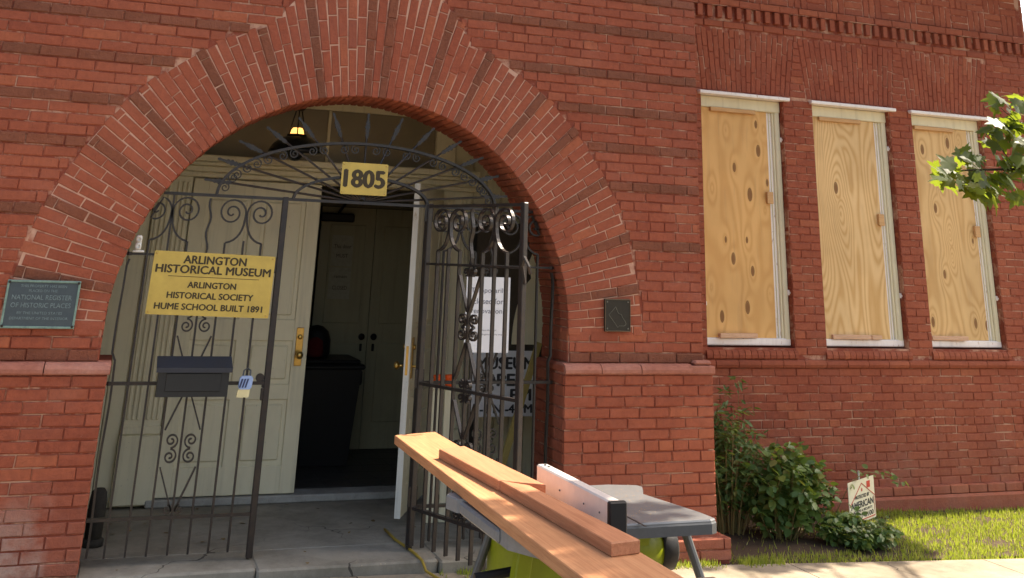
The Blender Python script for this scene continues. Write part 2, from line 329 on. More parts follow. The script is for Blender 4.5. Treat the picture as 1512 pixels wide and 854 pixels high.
# ------------------------------------------------------------------ bricks
CH = .0675; Z0 = 1.086; ARC = 1.257; RI = 1.498; RO = 2.06; WY = 1.318; XC = 2.545
L0, H0, DEP = .213, .0605, .035
def brick_mesh(name, mat, jit, proud=.0):
    b = .0055; hx, hz = L0/2, H0/2; j = lambda a: random.uniform(-a, a)
    V = []
    for y, i in ((DEP, 0), (b, 0), (0, b)):
        for sx, sz in ((-1, -1), (1, -1), (1, 1), (-1, 1)):
            V.append((sx*(hx-i)+(j(jit*1.3) if i or y == b else 0), y+(j(jit) if y != DEP else 0)-proud, sz*(hz-i)+(j(jit*.8) if i or y == b else 0)))
    F = [(8, 9, 10, 11)]
    for a in (0, 4):
        for k in range(4): F.append((a+k, a+(k+1) % 4, a+4+(k+1) % 4, a+4+k))
    me = bpy.data.meshes.new(name); me.from_pydata(V, [], F); me.update(); me.materials.append(M[mat])
    return me
VAR = {'brick': [brick_mesh('brick', 'brick', .0022) for _ in range(10)], 'rough_brick': [brick_mesh('rough_brick', 'rough_brick', .0030, .003) for _ in range(8)]}
class Courses:
    """pieces of one face: each (centre, length, height, rotation about the face normal, yaw, material, name, max proudness)"""
    def __init__(s): s.p = []
    def put(s, c, L, H, rot=0., yaw=0., mat='brick', name='brick', y=0.):
        s.p.append((Vector(c), L, H, rot, yaw, mat, name, y))
def pmatrix(p):
    c, L, H, rot, yaw, mat, name, y = p
    return Matrix.Translation(c) @ Matrix.Rotation(yaw, 4, 'Z') @ Matrix.Rotation(-rot, 4, 'Y') @ Matrix.Translation((0, y, 0)) @ Matrix.Diagonal((L/L0, 1, H/H0, 1))
def emit(crs, parent, limit, restname):
    def area(p):
        c = p[0]; x, y, d = proj(*c)
        if d < .1 or not (-8 < x < 1520 and -8 < y < 862): return 0
        if abs(p[4]) > .1: return 0
        return p[1]*p[2]/d/d
    order = sorted(crs.p, key=area, reverse=True); single = [p for p in order[:limit] if area(p) > 0]; rest = order[len(single):]
    for p in single:
        v = random.choice(VAR[p[5]]); o = bpy.data.objects.new(p[6], v); COL.objects.link(o); o.parent = parent
        m = pmatrix(p); m.translation -= LOC['brick_building']; o.matrix_local = m @ Matrix.Translation((0, random.uniform(-.0022, .0010), 0))
    for mat in ('brick', 'rough_brick'):
        V = []; F = []
        for p in rest:
            if p[5] != mat: continue
            v = random.choice(VAR[mat]); m = pmatrix(p) @ Matrix.Translation((0, random.uniform(-.0022, .0010), 0)); k = len(V)
            V += [tuple(m @ q.co) for q in v.vertices]; F += [tuple(i+k for i in q.vertices) for q in v.polygons]
        if V: stuff(mesh_obj(restname if mat == 'brick' else 'rough_'+restname, V, F, mat, parent))
def course(crs, a, b, z, y, L=.2225, off=None, mat='brick', h=H0, axis='x', header=False, name='brick', x0=None):
    """fill one course from a to b with pieces of module L"""
    L = .113 if header else L; J = .0068
    if b-a < .025: return
    o = (off if off is not None else 0.)
    s = math.floor((a-o)/L)*L+o; cuts = []; x = s
    while x < b+L:
        cuts.append(x+(random.uniform(-.006, .006) if not header else random.uniform(-.003, .003))); x += L
    cuts = [a]+[c for c in cuts if a+.035 < c < b-.035]+[b]
    for p, q in zip(cuts[:-1], cuts[1:]):
        l = q-p-J
        if l < .012: continue
        hh = h+random.uniform(-.0012, .0012); zz = z+random.uniform(-.0012, .0012)
        if axis == 'x': crs.put(((p+q)/2, y, zz), l, hh, random.uniform(-.004, .004), 0, mat, name)
        else: crs.put((y, (p+q)/2, zz), l, hh, 0, axis, mat, name)

BLD = thing('brick_building', 'red brick schoolhouse with round arched porch and three boarded windows', 'building', (0, .6, 0))
# ---- porch wall: mortar core with the arched opening
TH = .49; PL = -3.2; PT = 6.2
def porch_core():
    V = []; F = []; N = 48; rr = 1.56
    def sheet(y, flip):
        k = len(V)
        ang = [PI*i/N for i in range(N+1)]
        inner = [(rr*math.cos(a), ARC+rr*math.sin(a)) for a in ang]; outer = []
        for a in ang:
            c, s_ = math.cos(a), math.sin(a); t = min((XC-.004)/c if c > 1e-6 else 1e9, (PL)/c if c < -1e-6 else 1e9, (PT-ARC)/s_ if s_ > 1e-6 else 1e9); outer.append((t*c, ARC+t*s_))
        for x, z in inner+outer: V.append((x, y, z))
        for i in range(N):
            f = (k+i, k+N+1+i, k+N+2+i, k+i+1); F.append(f if flip else f[::-1])
    sheet(.0062, True)
    o = MB(); o.v = V; o.f = F
    # corner fills of the outer rectangle
    o.add([(XC-.004, .006, ARC), (XC-.004, .006, PT), (PL, .006, PT), (PL, .006, ARC)], [])
    a1 = math.atan2(PT-ARC, XC-.004)
    # piers up to the springing
    o.box(PL, -1.505, .010, TH, Z0-.02, ARC); o.box(1.505, XC-.004, .010, TH, Z0-.02, ARC)
    o.box(PL, -1.444, -.041, TH+.02, -.3, 1.03); o.box(1.462, XC+.042, -.041, TH+.02, -.3, 1.03)
    # return wall to the wing, inner back face
    o.box(XC-.35, XC-.006, .012, WY+.2, ARC-.01, PT); o.box(XC-.35, XC-.004, .02, WY+.2, -.3, ARC)
    o.box(PL, XC-.01, TH-.1, TH, 2.86, PT-.01)
    return o.build('porch_wall', 'mortar', BLD)
PORCH = porch_core()
cs = Courses()
ROUGH_L = {0, 12, 18, 22, 26, 30, 34, 38, 42}; ROUGH_R = {0, 11, 17, 21, 25, 29, 34, 38, 42}
for i in range(0, 58):
    z = Z0+CH*(i+.5); zz = z-ARC
    for side in (-1, 1):
        rough = i in (ROUGH_L if side < 0 else ROUGH_R)
        xo = RI+.004
        if zz > .06:
            xo = 0.
            for aa in np.linspace(.02, PI/2, 160):
                rr_ = RO+.35*max(0., (math.sin(aa)-.94)/.06)
                if abs(rr_*math.sin(aa)-zz) < .02: xo = max(xo, rr_*math.cos(aa))
        if 0 < xo: xo += random.uniform(-.004, .012)
        hd = (side > 0 and i in (13, 32)) or (side < 0 and i in (36,))
        off = (.0 if i % 2 else .111)+random.uniform(-.01, .01)
        if side < 0: course(cs, PL, -xo-(.004 if xo else 0), z, 0, off=off, mat='rough_brick' if rough else 'brick', header=hd)
        else: course(cs, xo+.004, XC, z, 0, off=off, mat='rough_brick' if rough else 'brick', header=hd)
    # lit return of the porch corner and the jamb faces
    course(cs, .0, WY, z, XC, off=(.11 if i % 2 else 0.), axis=PI/2, mat='rough_brick' if i in ROUGH_R else 'brick')
    if zz < 0:
        course(cs, .012, TH, z, RI+.0, off=.1 if i % 2 else 0, axis=-PI/2); course(cs, .012, TH, z, -RI, off=.1 if i % 2 else 0, axis=PI/2)
for i in range(15):                      # lower piers
    z = Z0-CH*(1.5+i)
    course(cs, PL, -1.437, z, -.05, off=(.03 if i % 2 else .141)+random.uniform(-.01, .01)); course(cs, 1.455, XC+.048, z, -.05, off=(.02 if i % 2 else .131)+random.uniform(-.01, .01), header=(i == 6))
    course(cs, -.04, TH, z, 1.4535, off=.1 if i % 2 else 0, axis=-PI/2); course(cs, -.04, TH, z, -1.438, off=.1 if i % 2 else 0, axis=PI/2)
    course(cs, -.04, WY, z, XC+.048, off=.1 if i % 2 else 0, axis=PI/2)
for i in range(2):                       # plinth at the foot of the right pier
    course(cs, 1.52, XC+.115, -.005-CH*i, -.115, off=.1*i, L=.29)
    course(cs, -.11, WY, -.005-CH*i, XC+.115, off=.1*i, axis=PI/2)
emit(cs, PORCH, 300, 'brickwork')
pl = MB(); pl.box(1.52, XC+.105, -.105, WY, -.35, .026, .01); pl.build('plinth', 'mortar', BLD)
# moulded ledge bricks on top of the lower piers
def ledge(x0, x1, sgn):
    x = x0
    while x < x1-.02:
        e = min(x+random.uniform(.25, .31), x1)
        if x1-e < .1: e = x1
        m = MB(); prof = [(.1, 1.0215), (-.062, 1.0215), (-.070, 1.03), (-.071, 1.050), (-.060, 1.070), (-.038, 1.082), (-.005, 1.0855), (.1, 1.0855)]
        n = len(prof); V = [(xx, y, z+random.uniform(-.001, .001)) for xx in (x+.003, e-.003) for y, z in prof]
        m.add(V, [tuple(range(n)), tuple(range(n, 2*n))[::-1]]+[(k, k+n, (k+1) % n+n, (k+1) % n) for k in range(n)])
        m.build('ledge_brick', 'ledge_stone', BLD); x = e
ledge(PL, -1.424, -1); ledge(1.452, XC-.12, 1)
m = MB(); m.box(XC-.15, XC+.060, -.066, .2, 1.020, 1.076, .008); m.box(XC-.10, XC+.040, -.055, .2, 1.0765, 1.108, .015); m.build('ledge_brick', 'ledge_stone', BLD)
for sx in (-1, 1):                       # ledge turns into the opening
    m = MB(); a = 1.440 if sx < 0 else 1.449
    m.box(sx*a, sx*1.53, -.045, TH, 1.0225, 1.083, .016); m.build('ledge_brick', 'brick', BLD)
# ---- arch ring
def ring_core():
    m = MB(); N = 96; A = [PI*i/N for i in range(N+1)]; P = []
    for rr, y in ((None, .0052), (RI+.012, .0052), (RI+.012, TH-.004)): P += [((rr or RO-.004+.35*max(0., (math.sin(a)-.94)/.06))*math.cos(a), y, ARC+(rr or RO-.004+.35*max(0., (math.sin(a)-.94)/.06))*math.sin(a)) for a in A]
    F = []
    for k in range(2):
        for i in range(N): F.append((k*(N+1)+i, k*(N+1)+i+1, (k+1)*(N+1)+i+1, (k+1)*(N+1)+i))
    m.add(P, F); return m.build('arch_ring', 'ring_mortar', BLD)
def pale_mortar():
    m = NT('ring_mortar'); pos = m.obj(geo=True)
    c = m.mix(m.ramp(m.noise(pos, 2.4, 5, .7), [(.36, 0.), (.48, 1.)]), (.32, .095, .055), (.56, .33, .235))
    m.col(c); m.bump(m.noise(pos, 160, 5, .7), .6, .006); return m.fin(.95, 0, .15)
pale_mortar(); RING = ring_core(); cr = Courses(); NCOL = 92
for j in range(NCOL):
    a = PI*(j+.5)/NCOL; brown = j in (4, 9, 15, 21, 26, 33, 38, 44, 46, 52, 57, 63, 70, 75, 81, 87)
    ro = RO+.35*max(0., (math.sin(a)-.94)/.06)+random.uniform(-.008, .022); r = RI-.001; cuts = [r]
    first = (.10, .205, .155)[j % 3]+random.uniform(-.012, .012); r += first; cuts.append(r)
    while r < ro-.09: r += .208+random.uniform(-.012, .012); cuts.append(min(r, ro))
    if cuts[-1] < ro-.03: cuts.append(ro)
    for p, q in zip(cuts[:-1], cuts[1:]):
        mid = (p+q)/2; w = PI*mid/NCOL-.0055; l = q-p-.0065
        if l < .02: continue
        w = min(w, .0635)
        cr.put((mid*math.cos(a), 0, ARC+mid*math.sin(a)), l, w, a+random.uniform(-.006, .006), 0, 'rough_brick' if brown else 'brick', 'voussoir')
emit(cr, RING, 300, 'arch_brickwork')
# soffit bricks round the inside of the arch, with rounded front corners
V = MB()
for j in range(NCOL):
    a0 = PI*(j+.06)/NCOL; a1 = PI*(j+.94)/NCOL; cutsy = [.010, .245, TH-.004] if j % 2 else [.010, .125, .36, TH-.004]
    for y0, y1 in zip(cutsy[:-1], cutsy[1:]):
        r0 = RI-random.uniform(-.003, .004); P = []
        for rr, ins in ((RI+.03, 0.), (r0+.006, 0.), (r0, .007)):
            for (a, y) in ((a0, y0), (a1, y0), (a1, y1), (a0, y1)):
                aa = a+(ins/RI if a == a0 else -ins/RI); yy = y+.004+ins if y == y0 else y-.004-ins
                P.append((rr*math.cos(aa), yy, ARC+rr*math.sin(aa)))
        F = [(8, 9, 10, 11)]
        for b in (0, 4):
            for k in range(4): F.append((b+k, b+(k+1) % 4, b+4+(k+1) % 4, b+4+k))
        V.add(P, F)
stuff(V.build('soffit_brickwork', 'brick', RING))

# ---- wing: mortar core with three window openings
WINS = [(3.35, 4.228, 'smooth'), (4.556, 5.450, 'wavy'), (5.718, 6.588, 'straight')]; WZ0, WZ1 = 1.10, 3.262; WR = 7.325; WT = 6.8
def wing_core():
    m = MB(); y0, y1 = WY+.0055, WY+.34; xs = [XC-.1]+[v for w in WINS for v in w[:2]]+[WR-.005]
    m.box(xs[0], xs[-1], y0, y1, -.4, WZ0-.012); m.box(xs[0], xs[-1], y0, y1, WZ1+.006, WT)
    for a, b in ((0, 1), (2, 3), (4, 5), (6, 7)): m.box(xs[a]-(.001 if a else 0), xs[b]+.001, y0+.0005, y1-.001, WZ0-.02, WZ1+.01)
    m.box(WR-.34, WR-.006, WY+.02, 5., -.4, WT)
    return m.build('wing_wall', 'mortar', BLD)
WING = wing_core(); cw = Courses()
for i in range(-2, 14):                   # plain courses under the sills
    z = .964-CH*(i+.5)-.034
    if i < 0: continue
    course(cw, XC-.05, WR, z, WY, off=.11*(i % 2)+random.uniform(-.012, .012), header=(i in (6,)))
for i in range(33):                      # piers between the windows
    z = 1.03+CH*(i+.5)
    if z > WZ1-.0: break
    xs = [XC-.05]+[v for w in WINS for v in w[:2]]+[WR]
    for k in range(4): course(cw, xs[2*k], xs[2*k+1], z, WY, off=xs[2*k]+(.111 if (i+k) % 2 else .0))
    for k, w in enumerate(WINS):          # reveals
        course(cw, WY+.01, WY+.16, z, w[1], off=.1*(i % 2), axis=-PI/2); course(cw, WY+.01, WY+.16, z, w[0], off=.1*(i % 2), axis=PI/2)
AT = 3.868
ARCHES = [(3.36, 4.30, 3.30, 4.387), (4.50, 5.49, 4.425, 5.562), (5.69, 6.62, 5.655, 6.745)]
for i in range(9):                        # horizontal bricks between the flat arches
    z = WZ1+.02+CH*(i+.5)
    if z > AT: break
    t = (z-WZ1)/(AT-WZ1); e = [(a+(c-a)*t, b+(d-b)*t) for a, b, c, d in ARCHES]
    for p, q in ((XC-.05, e[0][0]), (e[0][1], e[1][0]), (e[1][1], e[2][0]), (e[2][1], WR)): course(cw, p, q-.004, z, WY, off=p+(.11 if i % 2 else 0))
for a, b, c, d in ARCHES:                 # fanned flat arches over the windows
    n = 18
    for j in range(n):
        f = (j+.5)/n; x0 = a+(b-a)*f; x1 = c+(d-c)*f; zb = WZ1+.018; an = math.atan2(AT-zb, x1-x0); Ltot = math.hypot(AT-zb, x1-x0)
        s = 0; cuts = [0, (.10, .2, .15)[j % 3]]
        while cuts[-1] < Ltot-.05: cuts.append(min(cuts[-1]+.205, Ltot))
        for p, q in zip(cuts[:-1], cuts[1:]):
            mid = (p+q)/2/Ltot; w = ((b-a)+((d-c)-(b-a))*mid)/n-.007
            cw.put((x0+(x1-x0)*mid, WY, zb+(AT-zb)*mid), q-p-.008, min(w, .056), an, 0, 'brick', 'brick')
course(cw, XC-.05, WR, AT+.045, WY-.006, off=.05)
# dentil band
DZ0, DZ1 = 3.965, 4.085
x = XC+.03; dent = []
while x < WR-.04: dent.append(x); x += .106
course(cw, XC-.05, WR, DZ1+.038, WY-.03, off=.0)
# basket weave panels above
x = XC+.02; k = 0
while x < WR-.1:
    for rr in range(9):
        z0 = DZ1+.075+rr*.2225
        if (k+rr) % 2:
            for t in range(3): cw.put((x+.111, WY, z0+.074*(t+.5)), .2125, .0635)
        else:
            for t in range(3): cw.put((x+.074*(t+.5), WY, z0+.111), .2125, .0635, PI/2)
    x += .2225; k += 1
for i in range(100):
    z = -.35+CH*(i+.5); course(cw, WY, 5., z, WR, off=.1*(i % 2), axis=PI/2)
emit(cw, WING, 0, 'brickwork')
for x in dent:
    m = MB(); j = lambda: random.uniform(-.002, .002); m.box(x+j(), x+.055+j(), WY-.034+j(), WY+.03, DZ0+.004, DZ1-.004, .004); m.build('dentil', 'brick', BLD)
m = MB(); m.box(XC-.05, WR, WY-.028, WY+.03, DZ1+.002, DZ1+.008); m.build('dentil_shelf', 'mortar', BLD)
# rowlock sills and the moulded string course
for (a, b, _k) in WINS:
    x = a-.02
    while x < b+.0:
        w = min(.0625, b+.02-x); m = MB(); n = 6
        prof = [(WY+.2, 1.00), (WY-.008, 1.0), (WY-.020, 1.010), (WY-.022, 1.035), (WY-.012, 1.062), (WY+.02, 1.081), (WY+.16, 1.098)]; n = len(prof)
        V = [(xx, y+random.uniform(-.001, .001), z) for xx in (x+.003, x+w-.003) for y, z in prof]
        m.add(V, [tuple(range(n)), tuple(range(n, 2*n))[::-1]]+[(k, k+n, (k+1) % n+n, (k+1) % n) for k in range(n)]); m.build('sill_brick', 'brick', BLD); x += w
x = XC-.02
while x < WR-.02:
    e = min(x+.2225, WR+.01); m = MB(); prof = [(WY+.05, .928), (WY-.006, .928), (WY-.018, .936), (WY-.028, .958), (WY-.024, .980), (WY-.008, .995), (WY+.05, .995)]; n = len(prof)
    V = [(xx, y, z) for xx in (x+.003, e-.003) for y, z in prof]
    m.add(V, [tuple(range(n)), tuple(range(n, 2*n))[::-1]]+[(k, k+n, (k+1) % n+n, (k+1) % n) for k in range(n)]); m.build('string_course_brick', 'brick', BLD); x = e
# water table at the foot of the wing
x = XC+.1
while x < WR:
    e = min(x+.205, WR+.03); m = MB(); m.box(x+.003, e-.003, WY-.055, WY+.05, -.075, -.008, .006); m.build('base_brick', 'brick', BLD); x = e
m = MB(); m.box(XC+.05, WR+.03, WY-.075, WY+.05, -.45, -.078, .02); m.build('base_course', 'brick', BLD)
# body behind so that no daylight leaks through the walls
m = MB(); m.box(2.3, WR-.02, WY+.5, WY+.52, -.4, WT); m.box(PL, WR, .03, 5.2, WT-.1, WT); m.box(PL-.02, PL+.02, .03, 5.2, -.4, WT); m.box(PL, WR, 5.1, 5.2, -.4, WT)
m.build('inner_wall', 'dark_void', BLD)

# ---- windows
def window(i, a, b, kind):
    w = MB(); yb = WY+.062
    w.box(b-.148, b-.004, yb+.03, yb+.13, WZ0+.045, WZ1-.13, .006); w.box(a+.004, a+.09, yb+.034, yb+.13, WZ0+.045, WZ1-.13, .006)
    root = w.build('window', 'window_white', BLD)
    m = MB(); m.box(b-.062, b-.006, yb-.004, yb+.06, WZ0+.048, WZ1-.125, .008); m.box(b-.083, b-.060, yb+.012, yb+.06, WZ0+.048, WZ1-.128, .005)
    m.box(b-.112, b-.105, yb+.022, yb+.06, WZ0+.048, WZ1-.128, .002); m.build('jamb_trim', 'window_cream', root)
    m = MB(); m.box(a+.002, b-.002, yb-.01, yb+.13, WZ1-.13, WZ1-.028, .006); m.build('head_board', 'window_cream', root)
    m = MB(); m.box(a-.035, b+.055, WY-.045, yb+.1, WZ1-.026, WZ1+.006, .006); m.build('drip_cap', 'window_white', root)
    m = MB(); m.box(a+.002, b-.004, yb-.006, yb+.13, WZ0+.002, WZ0+.062, .008); m.build('sill', 'window_white', root)
    m = MB(); m.box(a+.0035, b-.145, yb+.008, yb+.024, WZ0+.0635, WZ1-.132); m.build('plywood_panel', 'plywood_'+kind, root)
    m = MB(); bx = a+(.12, .10, .06)[i]; m.box(bx, bx+.48, yb-.024, yb+.006, WZ1-.165, WZ1-.128, .003); m.build('wood_block', 'block_wood', root)
    z = (2.30, 2.16, 2.10)[i]; m = MB(); m.box(b-.19, b-.125, yb-.022, yb+.006, z, z+.105, .004); m.build('wood_block', 'block_wood', root)
    bx = a+(.13, .10, .04)[i]; rz = Matrix.Rotation((.10, -.05, -.06)[i], 3, 'Z'); m = MB(); m.box(bx, bx+.40, yb-.035, yb+.004, WZ0+.064, WZ0+.100, .003, rz); m.build('wood_block', 'pale_block', root)
    if i == 1: m = MB(); m.box(bx+.42, bx+.53, yb-.03, yb+.004, WZ0+.064, WZ0+.098, .003); m.build('wood_block', 'pale_block', root)
    for zz in (1.52, 2.86): m = MB(); m.box(b-.022, b+.012, yb-.018, yb-.004, zz, zz+.045, .005); m.box(b-.01, b+.002, yb-.03, yb-.018, zz+.012, zz+.03, .004); m.build('shutter_hinge', 'window_white', root)
    m = MB(); m.box(a+.0, a+.03, yb-.02, yb-.004, 1.42, 1.455, .004); m.build('shutter_hinge', 'window_white', root)
for i, (a, b, k) in enumerate(WINS): window(i, a, b, k)

# ---- vestibule: ceiling, sides, door wall
VY = 1.6
m = MB(); m.box(-2.4, 2.2, TH, VY+.1, 3.02, 3.06); m.build('porch_ceiling', 'ceiling_paint', BLD)
for sx in (-1, 1):
    n = 9; m = MB(); m.box(sx*1.93, sx*1.99, TH, VY, -.02, 3.02); m.build('side_wall', 'grimy_cream', BLD)
    for k in range(n): m = MB(); y = TH+(VY-TH)*k/n; m.box(sx*1.915, sx*1.935, y+.003, y+(VY-TH)/n-.003, 0, 3.0, .004); m.build('side_board', 'cream_paint', BLD)
dw = MB(); dw.box(-1.93, -1.0, VY+.03, VY+.12, 0, 3.02); dw.box(1.0, 1.93, VY+.03, VY+.12, 0, 3.02); dw.box(-1.0, 1.0, VY+.03, VY+.12, 2.255, 2.44); dw.box(-1.0, 1.0, VY+.03, VY+.12, 2.86, 3.02)
dw = dw.build('door_surround', 'cream_paint', BLD)
for k, x in enumerate([-1.93, -1.80, -1.67, -1.54, -1.41]): m = MB(); m.box(x+.003, x+.127, VY-.0, VY+.028, .03, 2.26, .006); m.build('wall_board', 'cream_paint', dw)
for k in range(5): m = MB(); x = 1.28+.13*k; m.box(x+.003, x+.127, VY, VY+.028, .03, 2.99, .006); m.build('wall_board', 'cream_paint', dw)
for sx in (-1, 1):                        # fluted pilasters each side of the doors
    x0, x1 = sorted((sx*1.012, sx*1.275)); p = MB(); p.box(x0, x1, VY-.03, VY+.028, .52, 2.26, .005); pil = p.build('pilaster', 'cream_paint', dw)
    for t in range(5): pass
    m = MB()
    for t in (.03, .065, .10, .165, .20, .235): m.box(x0+t-.010, x0+t+.010, VY-.043, VY-.028, .56, 2.22, .006)
    stuff(m.build('pilaster_fluting', 'cream_paint', dw))
    m = MB(); m.box(x0-.01, x1+.01, VY-.05, VY+.027, .02, .46, .006); m.box(x0-.005, x1+.005, VY-.042, VY+.027, .46, .525, .012); m.build('pilaster_base', 'cream_paint', dw)
for z0, z1, y in ((2.262, 2.30, .055), (2.302, 2.345, .075), (2.347, 2.375, .11), (2.377, 2.425, .14)): m = MB(); m.box(-1.93, 1.30, VY-y, VY+.027, z0, z1, .008); m.build('cornice_moulding', 'cream_paint', dw)
m = MB(); m.box(-1.93, 1.27, VY-.02, VY+.027, 2.852, 3.015, .006); m.build('top_board', 'cream_paint', dw)
m = MB(); m.box(.925, 1.10, VY-.045, VY+.027, 2.43, 2.85, .006); m.build('top_pilaster', 'cream_paint', dw); m = MB(); m.box(1.105, 1.275, VY-.015, VY+.027, 2.43, 2.85, .006); m.build('top_pilaster', 'cream_paint', dw)
tr = MB(); tr.box(-1.92, .92, VY+.0, VY+.01, 2.43, 2.85); tr = tr.build('transom_window', 'transom_glass', BLD)
for x in (-1.0, .01): m = MB(); m.box(x-.012, x+.012, VY-.02, VY-.001, 2.431, 2.849, .004); m.build('muntin', 'cream_paint', tr)
m = MB(); m.box(-1.05, 1.05, VY-.06, VY+.16, .0, .05, .008); m.build('threshold', 'sill_stone', BLD)
def leaf(name, O, U, N, w, zb, zt, edge, side, mat='cream_paint'):
    """panelled door: hinge point O, direction U along the leaf, N its outer face normal"""
    O, U, N = Vector(O), Vector(U).normalized(), Vector(N).normalized()
    fr = lambda u, d, z: O+U*u+N*d+Vector((0, 0, z))
    def bx(mb, u0, u1, d0, d1, z0, z1, b=.0):
        t = MB(); t.box(u0, u1, d0, d1, z0, z1, b); s = MB(); fl = U.cross(N).z < 0
        return mb.add([fr(*v) for v in t.v], [f[::-1] if fl else f for f in t.f])
    d = MB(); bx(d, 0, w, -.006, .006, zb, zt)
    H = zt-zb; rails = [0, .20/H, .41, .52, .545+.02, 1-.11/H, 1]; st = .115
    for u0, u1 in ((0, st), (w/2-.045, w/2+.045), (w-st, w)): bx(d, u0, u1, -.022, .022, zb+.001, zt-.001, .004)
    for a, b in ((0, .19/H), (.285, .335), (.47, .54), (1-.12/H, 1)): bx(d, st-.002, w-st+.002, -.0215, .0215, zb+H*a+.002, zb+H*b-.002, .004)
    root = d.build(name, mat, BLD)
    pan = [(.19/H, .285), (.335, .47), (.54, 1-.12/H)]
    for u0, u1 in ((st, w/2-.045), (w/2+.045, w-st)):
        for a, b in pan: t = MB(); bx(t, u0+.028, u1-.028, -.018, .018, zb+H*a+.028, zb+H*b-.028, .011); t.build('door_panel', mat, root)
    if edge: t = MB(); bx(t, w, w+.004, -.021, .021, zb, zt, .001); t.build('door_edge', 'pale_door_edge', root)
    kz = 1.05; ku = w-.066
    for s_ in (1, -1):
        t = MB(); bx(t, ku-.028, ku+.028, s_*.0222, s_*.030, kz-.135, kz+.135, .003) if s_ > 0 else bx(t, ku-.028, ku+.028, -.030, -.0222, kz-.135, kz+.135, .003); pl_ = t.build('lock_plate', 'brass', root)
        t = MB(); t.lathe([(.0, .075), (.018, .073), (.028, .060), (.028, .050), (.016, .040), (.010, .034), (.010, .0), (.022, -.001)][::-1], fr(ku, s_*.03, kz-.055), 16, N*s_); t.build('door_knob', 'brass', root, True)
        t = MB(); t.lathe([(.018, 0), (.018, .012), (.008, .016)], fr(ku, s_*.03, kz+.07), 14, N*s_); t.build('lock_cylinder', 'brass', root, True)
    if edge: t = MB(); bx(t, w+.0035, w+.0055, -.009, .009, kz-.11, kz+.08, .0006); t.build('mortise_plate', 'brass', root)
    return root
leaf('door', (-1.0, VY, 0), (1, 0, 0), (0, -1, 0), .995, .055, 2.252, False, 1)
hx, hy = 1.0, VY; dv = Vector((.545-hx, .70-hy, 0)).normalized()
leaf('door', (hx, hy-.03, 0), dv, (dv.y, -dv.x, 0), .99, .055, 2.252, True, 1)
# dark lobby behind, with the inner double doors
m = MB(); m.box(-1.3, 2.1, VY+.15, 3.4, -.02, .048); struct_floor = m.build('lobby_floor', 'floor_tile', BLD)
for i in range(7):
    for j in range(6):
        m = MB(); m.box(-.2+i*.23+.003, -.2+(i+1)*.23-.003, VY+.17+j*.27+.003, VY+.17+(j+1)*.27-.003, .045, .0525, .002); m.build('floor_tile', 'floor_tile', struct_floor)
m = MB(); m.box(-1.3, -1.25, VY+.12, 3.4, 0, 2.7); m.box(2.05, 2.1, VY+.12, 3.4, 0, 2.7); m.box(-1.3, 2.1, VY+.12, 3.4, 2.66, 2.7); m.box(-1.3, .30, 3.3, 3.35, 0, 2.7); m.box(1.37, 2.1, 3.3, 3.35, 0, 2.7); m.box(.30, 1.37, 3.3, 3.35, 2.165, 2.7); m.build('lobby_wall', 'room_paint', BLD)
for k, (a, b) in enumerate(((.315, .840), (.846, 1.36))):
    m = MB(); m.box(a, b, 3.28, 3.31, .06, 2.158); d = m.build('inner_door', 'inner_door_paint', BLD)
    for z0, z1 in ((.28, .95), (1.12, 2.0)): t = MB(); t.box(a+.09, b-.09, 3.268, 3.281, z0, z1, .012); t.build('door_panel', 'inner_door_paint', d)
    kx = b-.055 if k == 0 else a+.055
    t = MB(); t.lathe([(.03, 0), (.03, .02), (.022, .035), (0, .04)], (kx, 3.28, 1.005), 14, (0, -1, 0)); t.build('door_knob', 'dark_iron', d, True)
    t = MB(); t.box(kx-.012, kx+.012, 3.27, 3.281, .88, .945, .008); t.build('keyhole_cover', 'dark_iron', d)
m = MB(); m.box(.29, .62, 3.20, 3.268, 2.02, 2.10, .015); m.tube([(.46, 3.22, 2.10), (.50, 3.10, 2.19), (.56, 3.24, 2.20)], .012); m.build('door_closer', 'dark_iron', BLD)

# ------------------------------------------------------------------ ground
def gz(x): return -.05-.024*max(x, 0) if x < 9 else -.05-.024*9
def grid(name, x0, x1, y0, y1, nx, ny, mat, dz=0., skew=0.):
    V = []; F = []
    for j in range(ny+1):
        for i in range(nx+1): x = x0+(x1-x0)*i/nx; y = y0+(y1-y0)*j/ny; V.append((x, y+skew*(x-x0) if j == ny else y, gz(x)+dz))
    for j in range(ny):
        for i in range(nx): a = j*(nx+1)+i; F.append((a, a+1, a+nx+2, a+nx+1))
    return mesh_obj(name, V, F, mat)
struct(grid('ground', -400, 400, -400, 400, 400, 2, 'soil', -.035))
mat_simple('street_asphalt', (.12, .115, .11), .9, 0, .2, .3, 40, .3); mat_simple('lawn_far', (.085, .12, .03), .95, 0, .1, .4, 6, .5)
M = MATS
sw = grid('sidewalk', -12, 12, -4.2, -.30, 24, 1, 'sidewalk_concrete', -.02); struct(sw)
# sidewalk panels, the row next to the building, with open joints
def swedge(x): return -.165-.042*(x-2.4)
xs = [-7.6, -6.1, -4.6, -3.1, -1.6, -.05, 1.5, 3.05, 4.62, 6.2, 7.8, 9.4]
for k in range(len(xs)-1):
    for (ya, yb) in ((-4.2, -2.75), (-2.744, -1.30), (-1.294, None)):
        a, b = xs[k]+.004, xs[k+1]-.004; m = MB(); sk = .18
        def y_(x, y): return (swedge(x) if x > 1.5 else -.13) if y is None else y
        P = []
        for z in (-.06, 0):
            for (x, y) in ((a, ya), (b, ya), (b, yb), (a, yb)): P.append((x+(0 if y is None else -sk*0), y_(x, y), gz(x)+z))
        m.add(P, [(3, 2, 1, 0), (4, 5, 6, 7), (0, 1, 5, 4), (1, 2, 6, 5), (2, 3, 7, 6), (3, 0, 4, 7)]); m.build('paving_slab', 'sidewalk_concrete', sw)
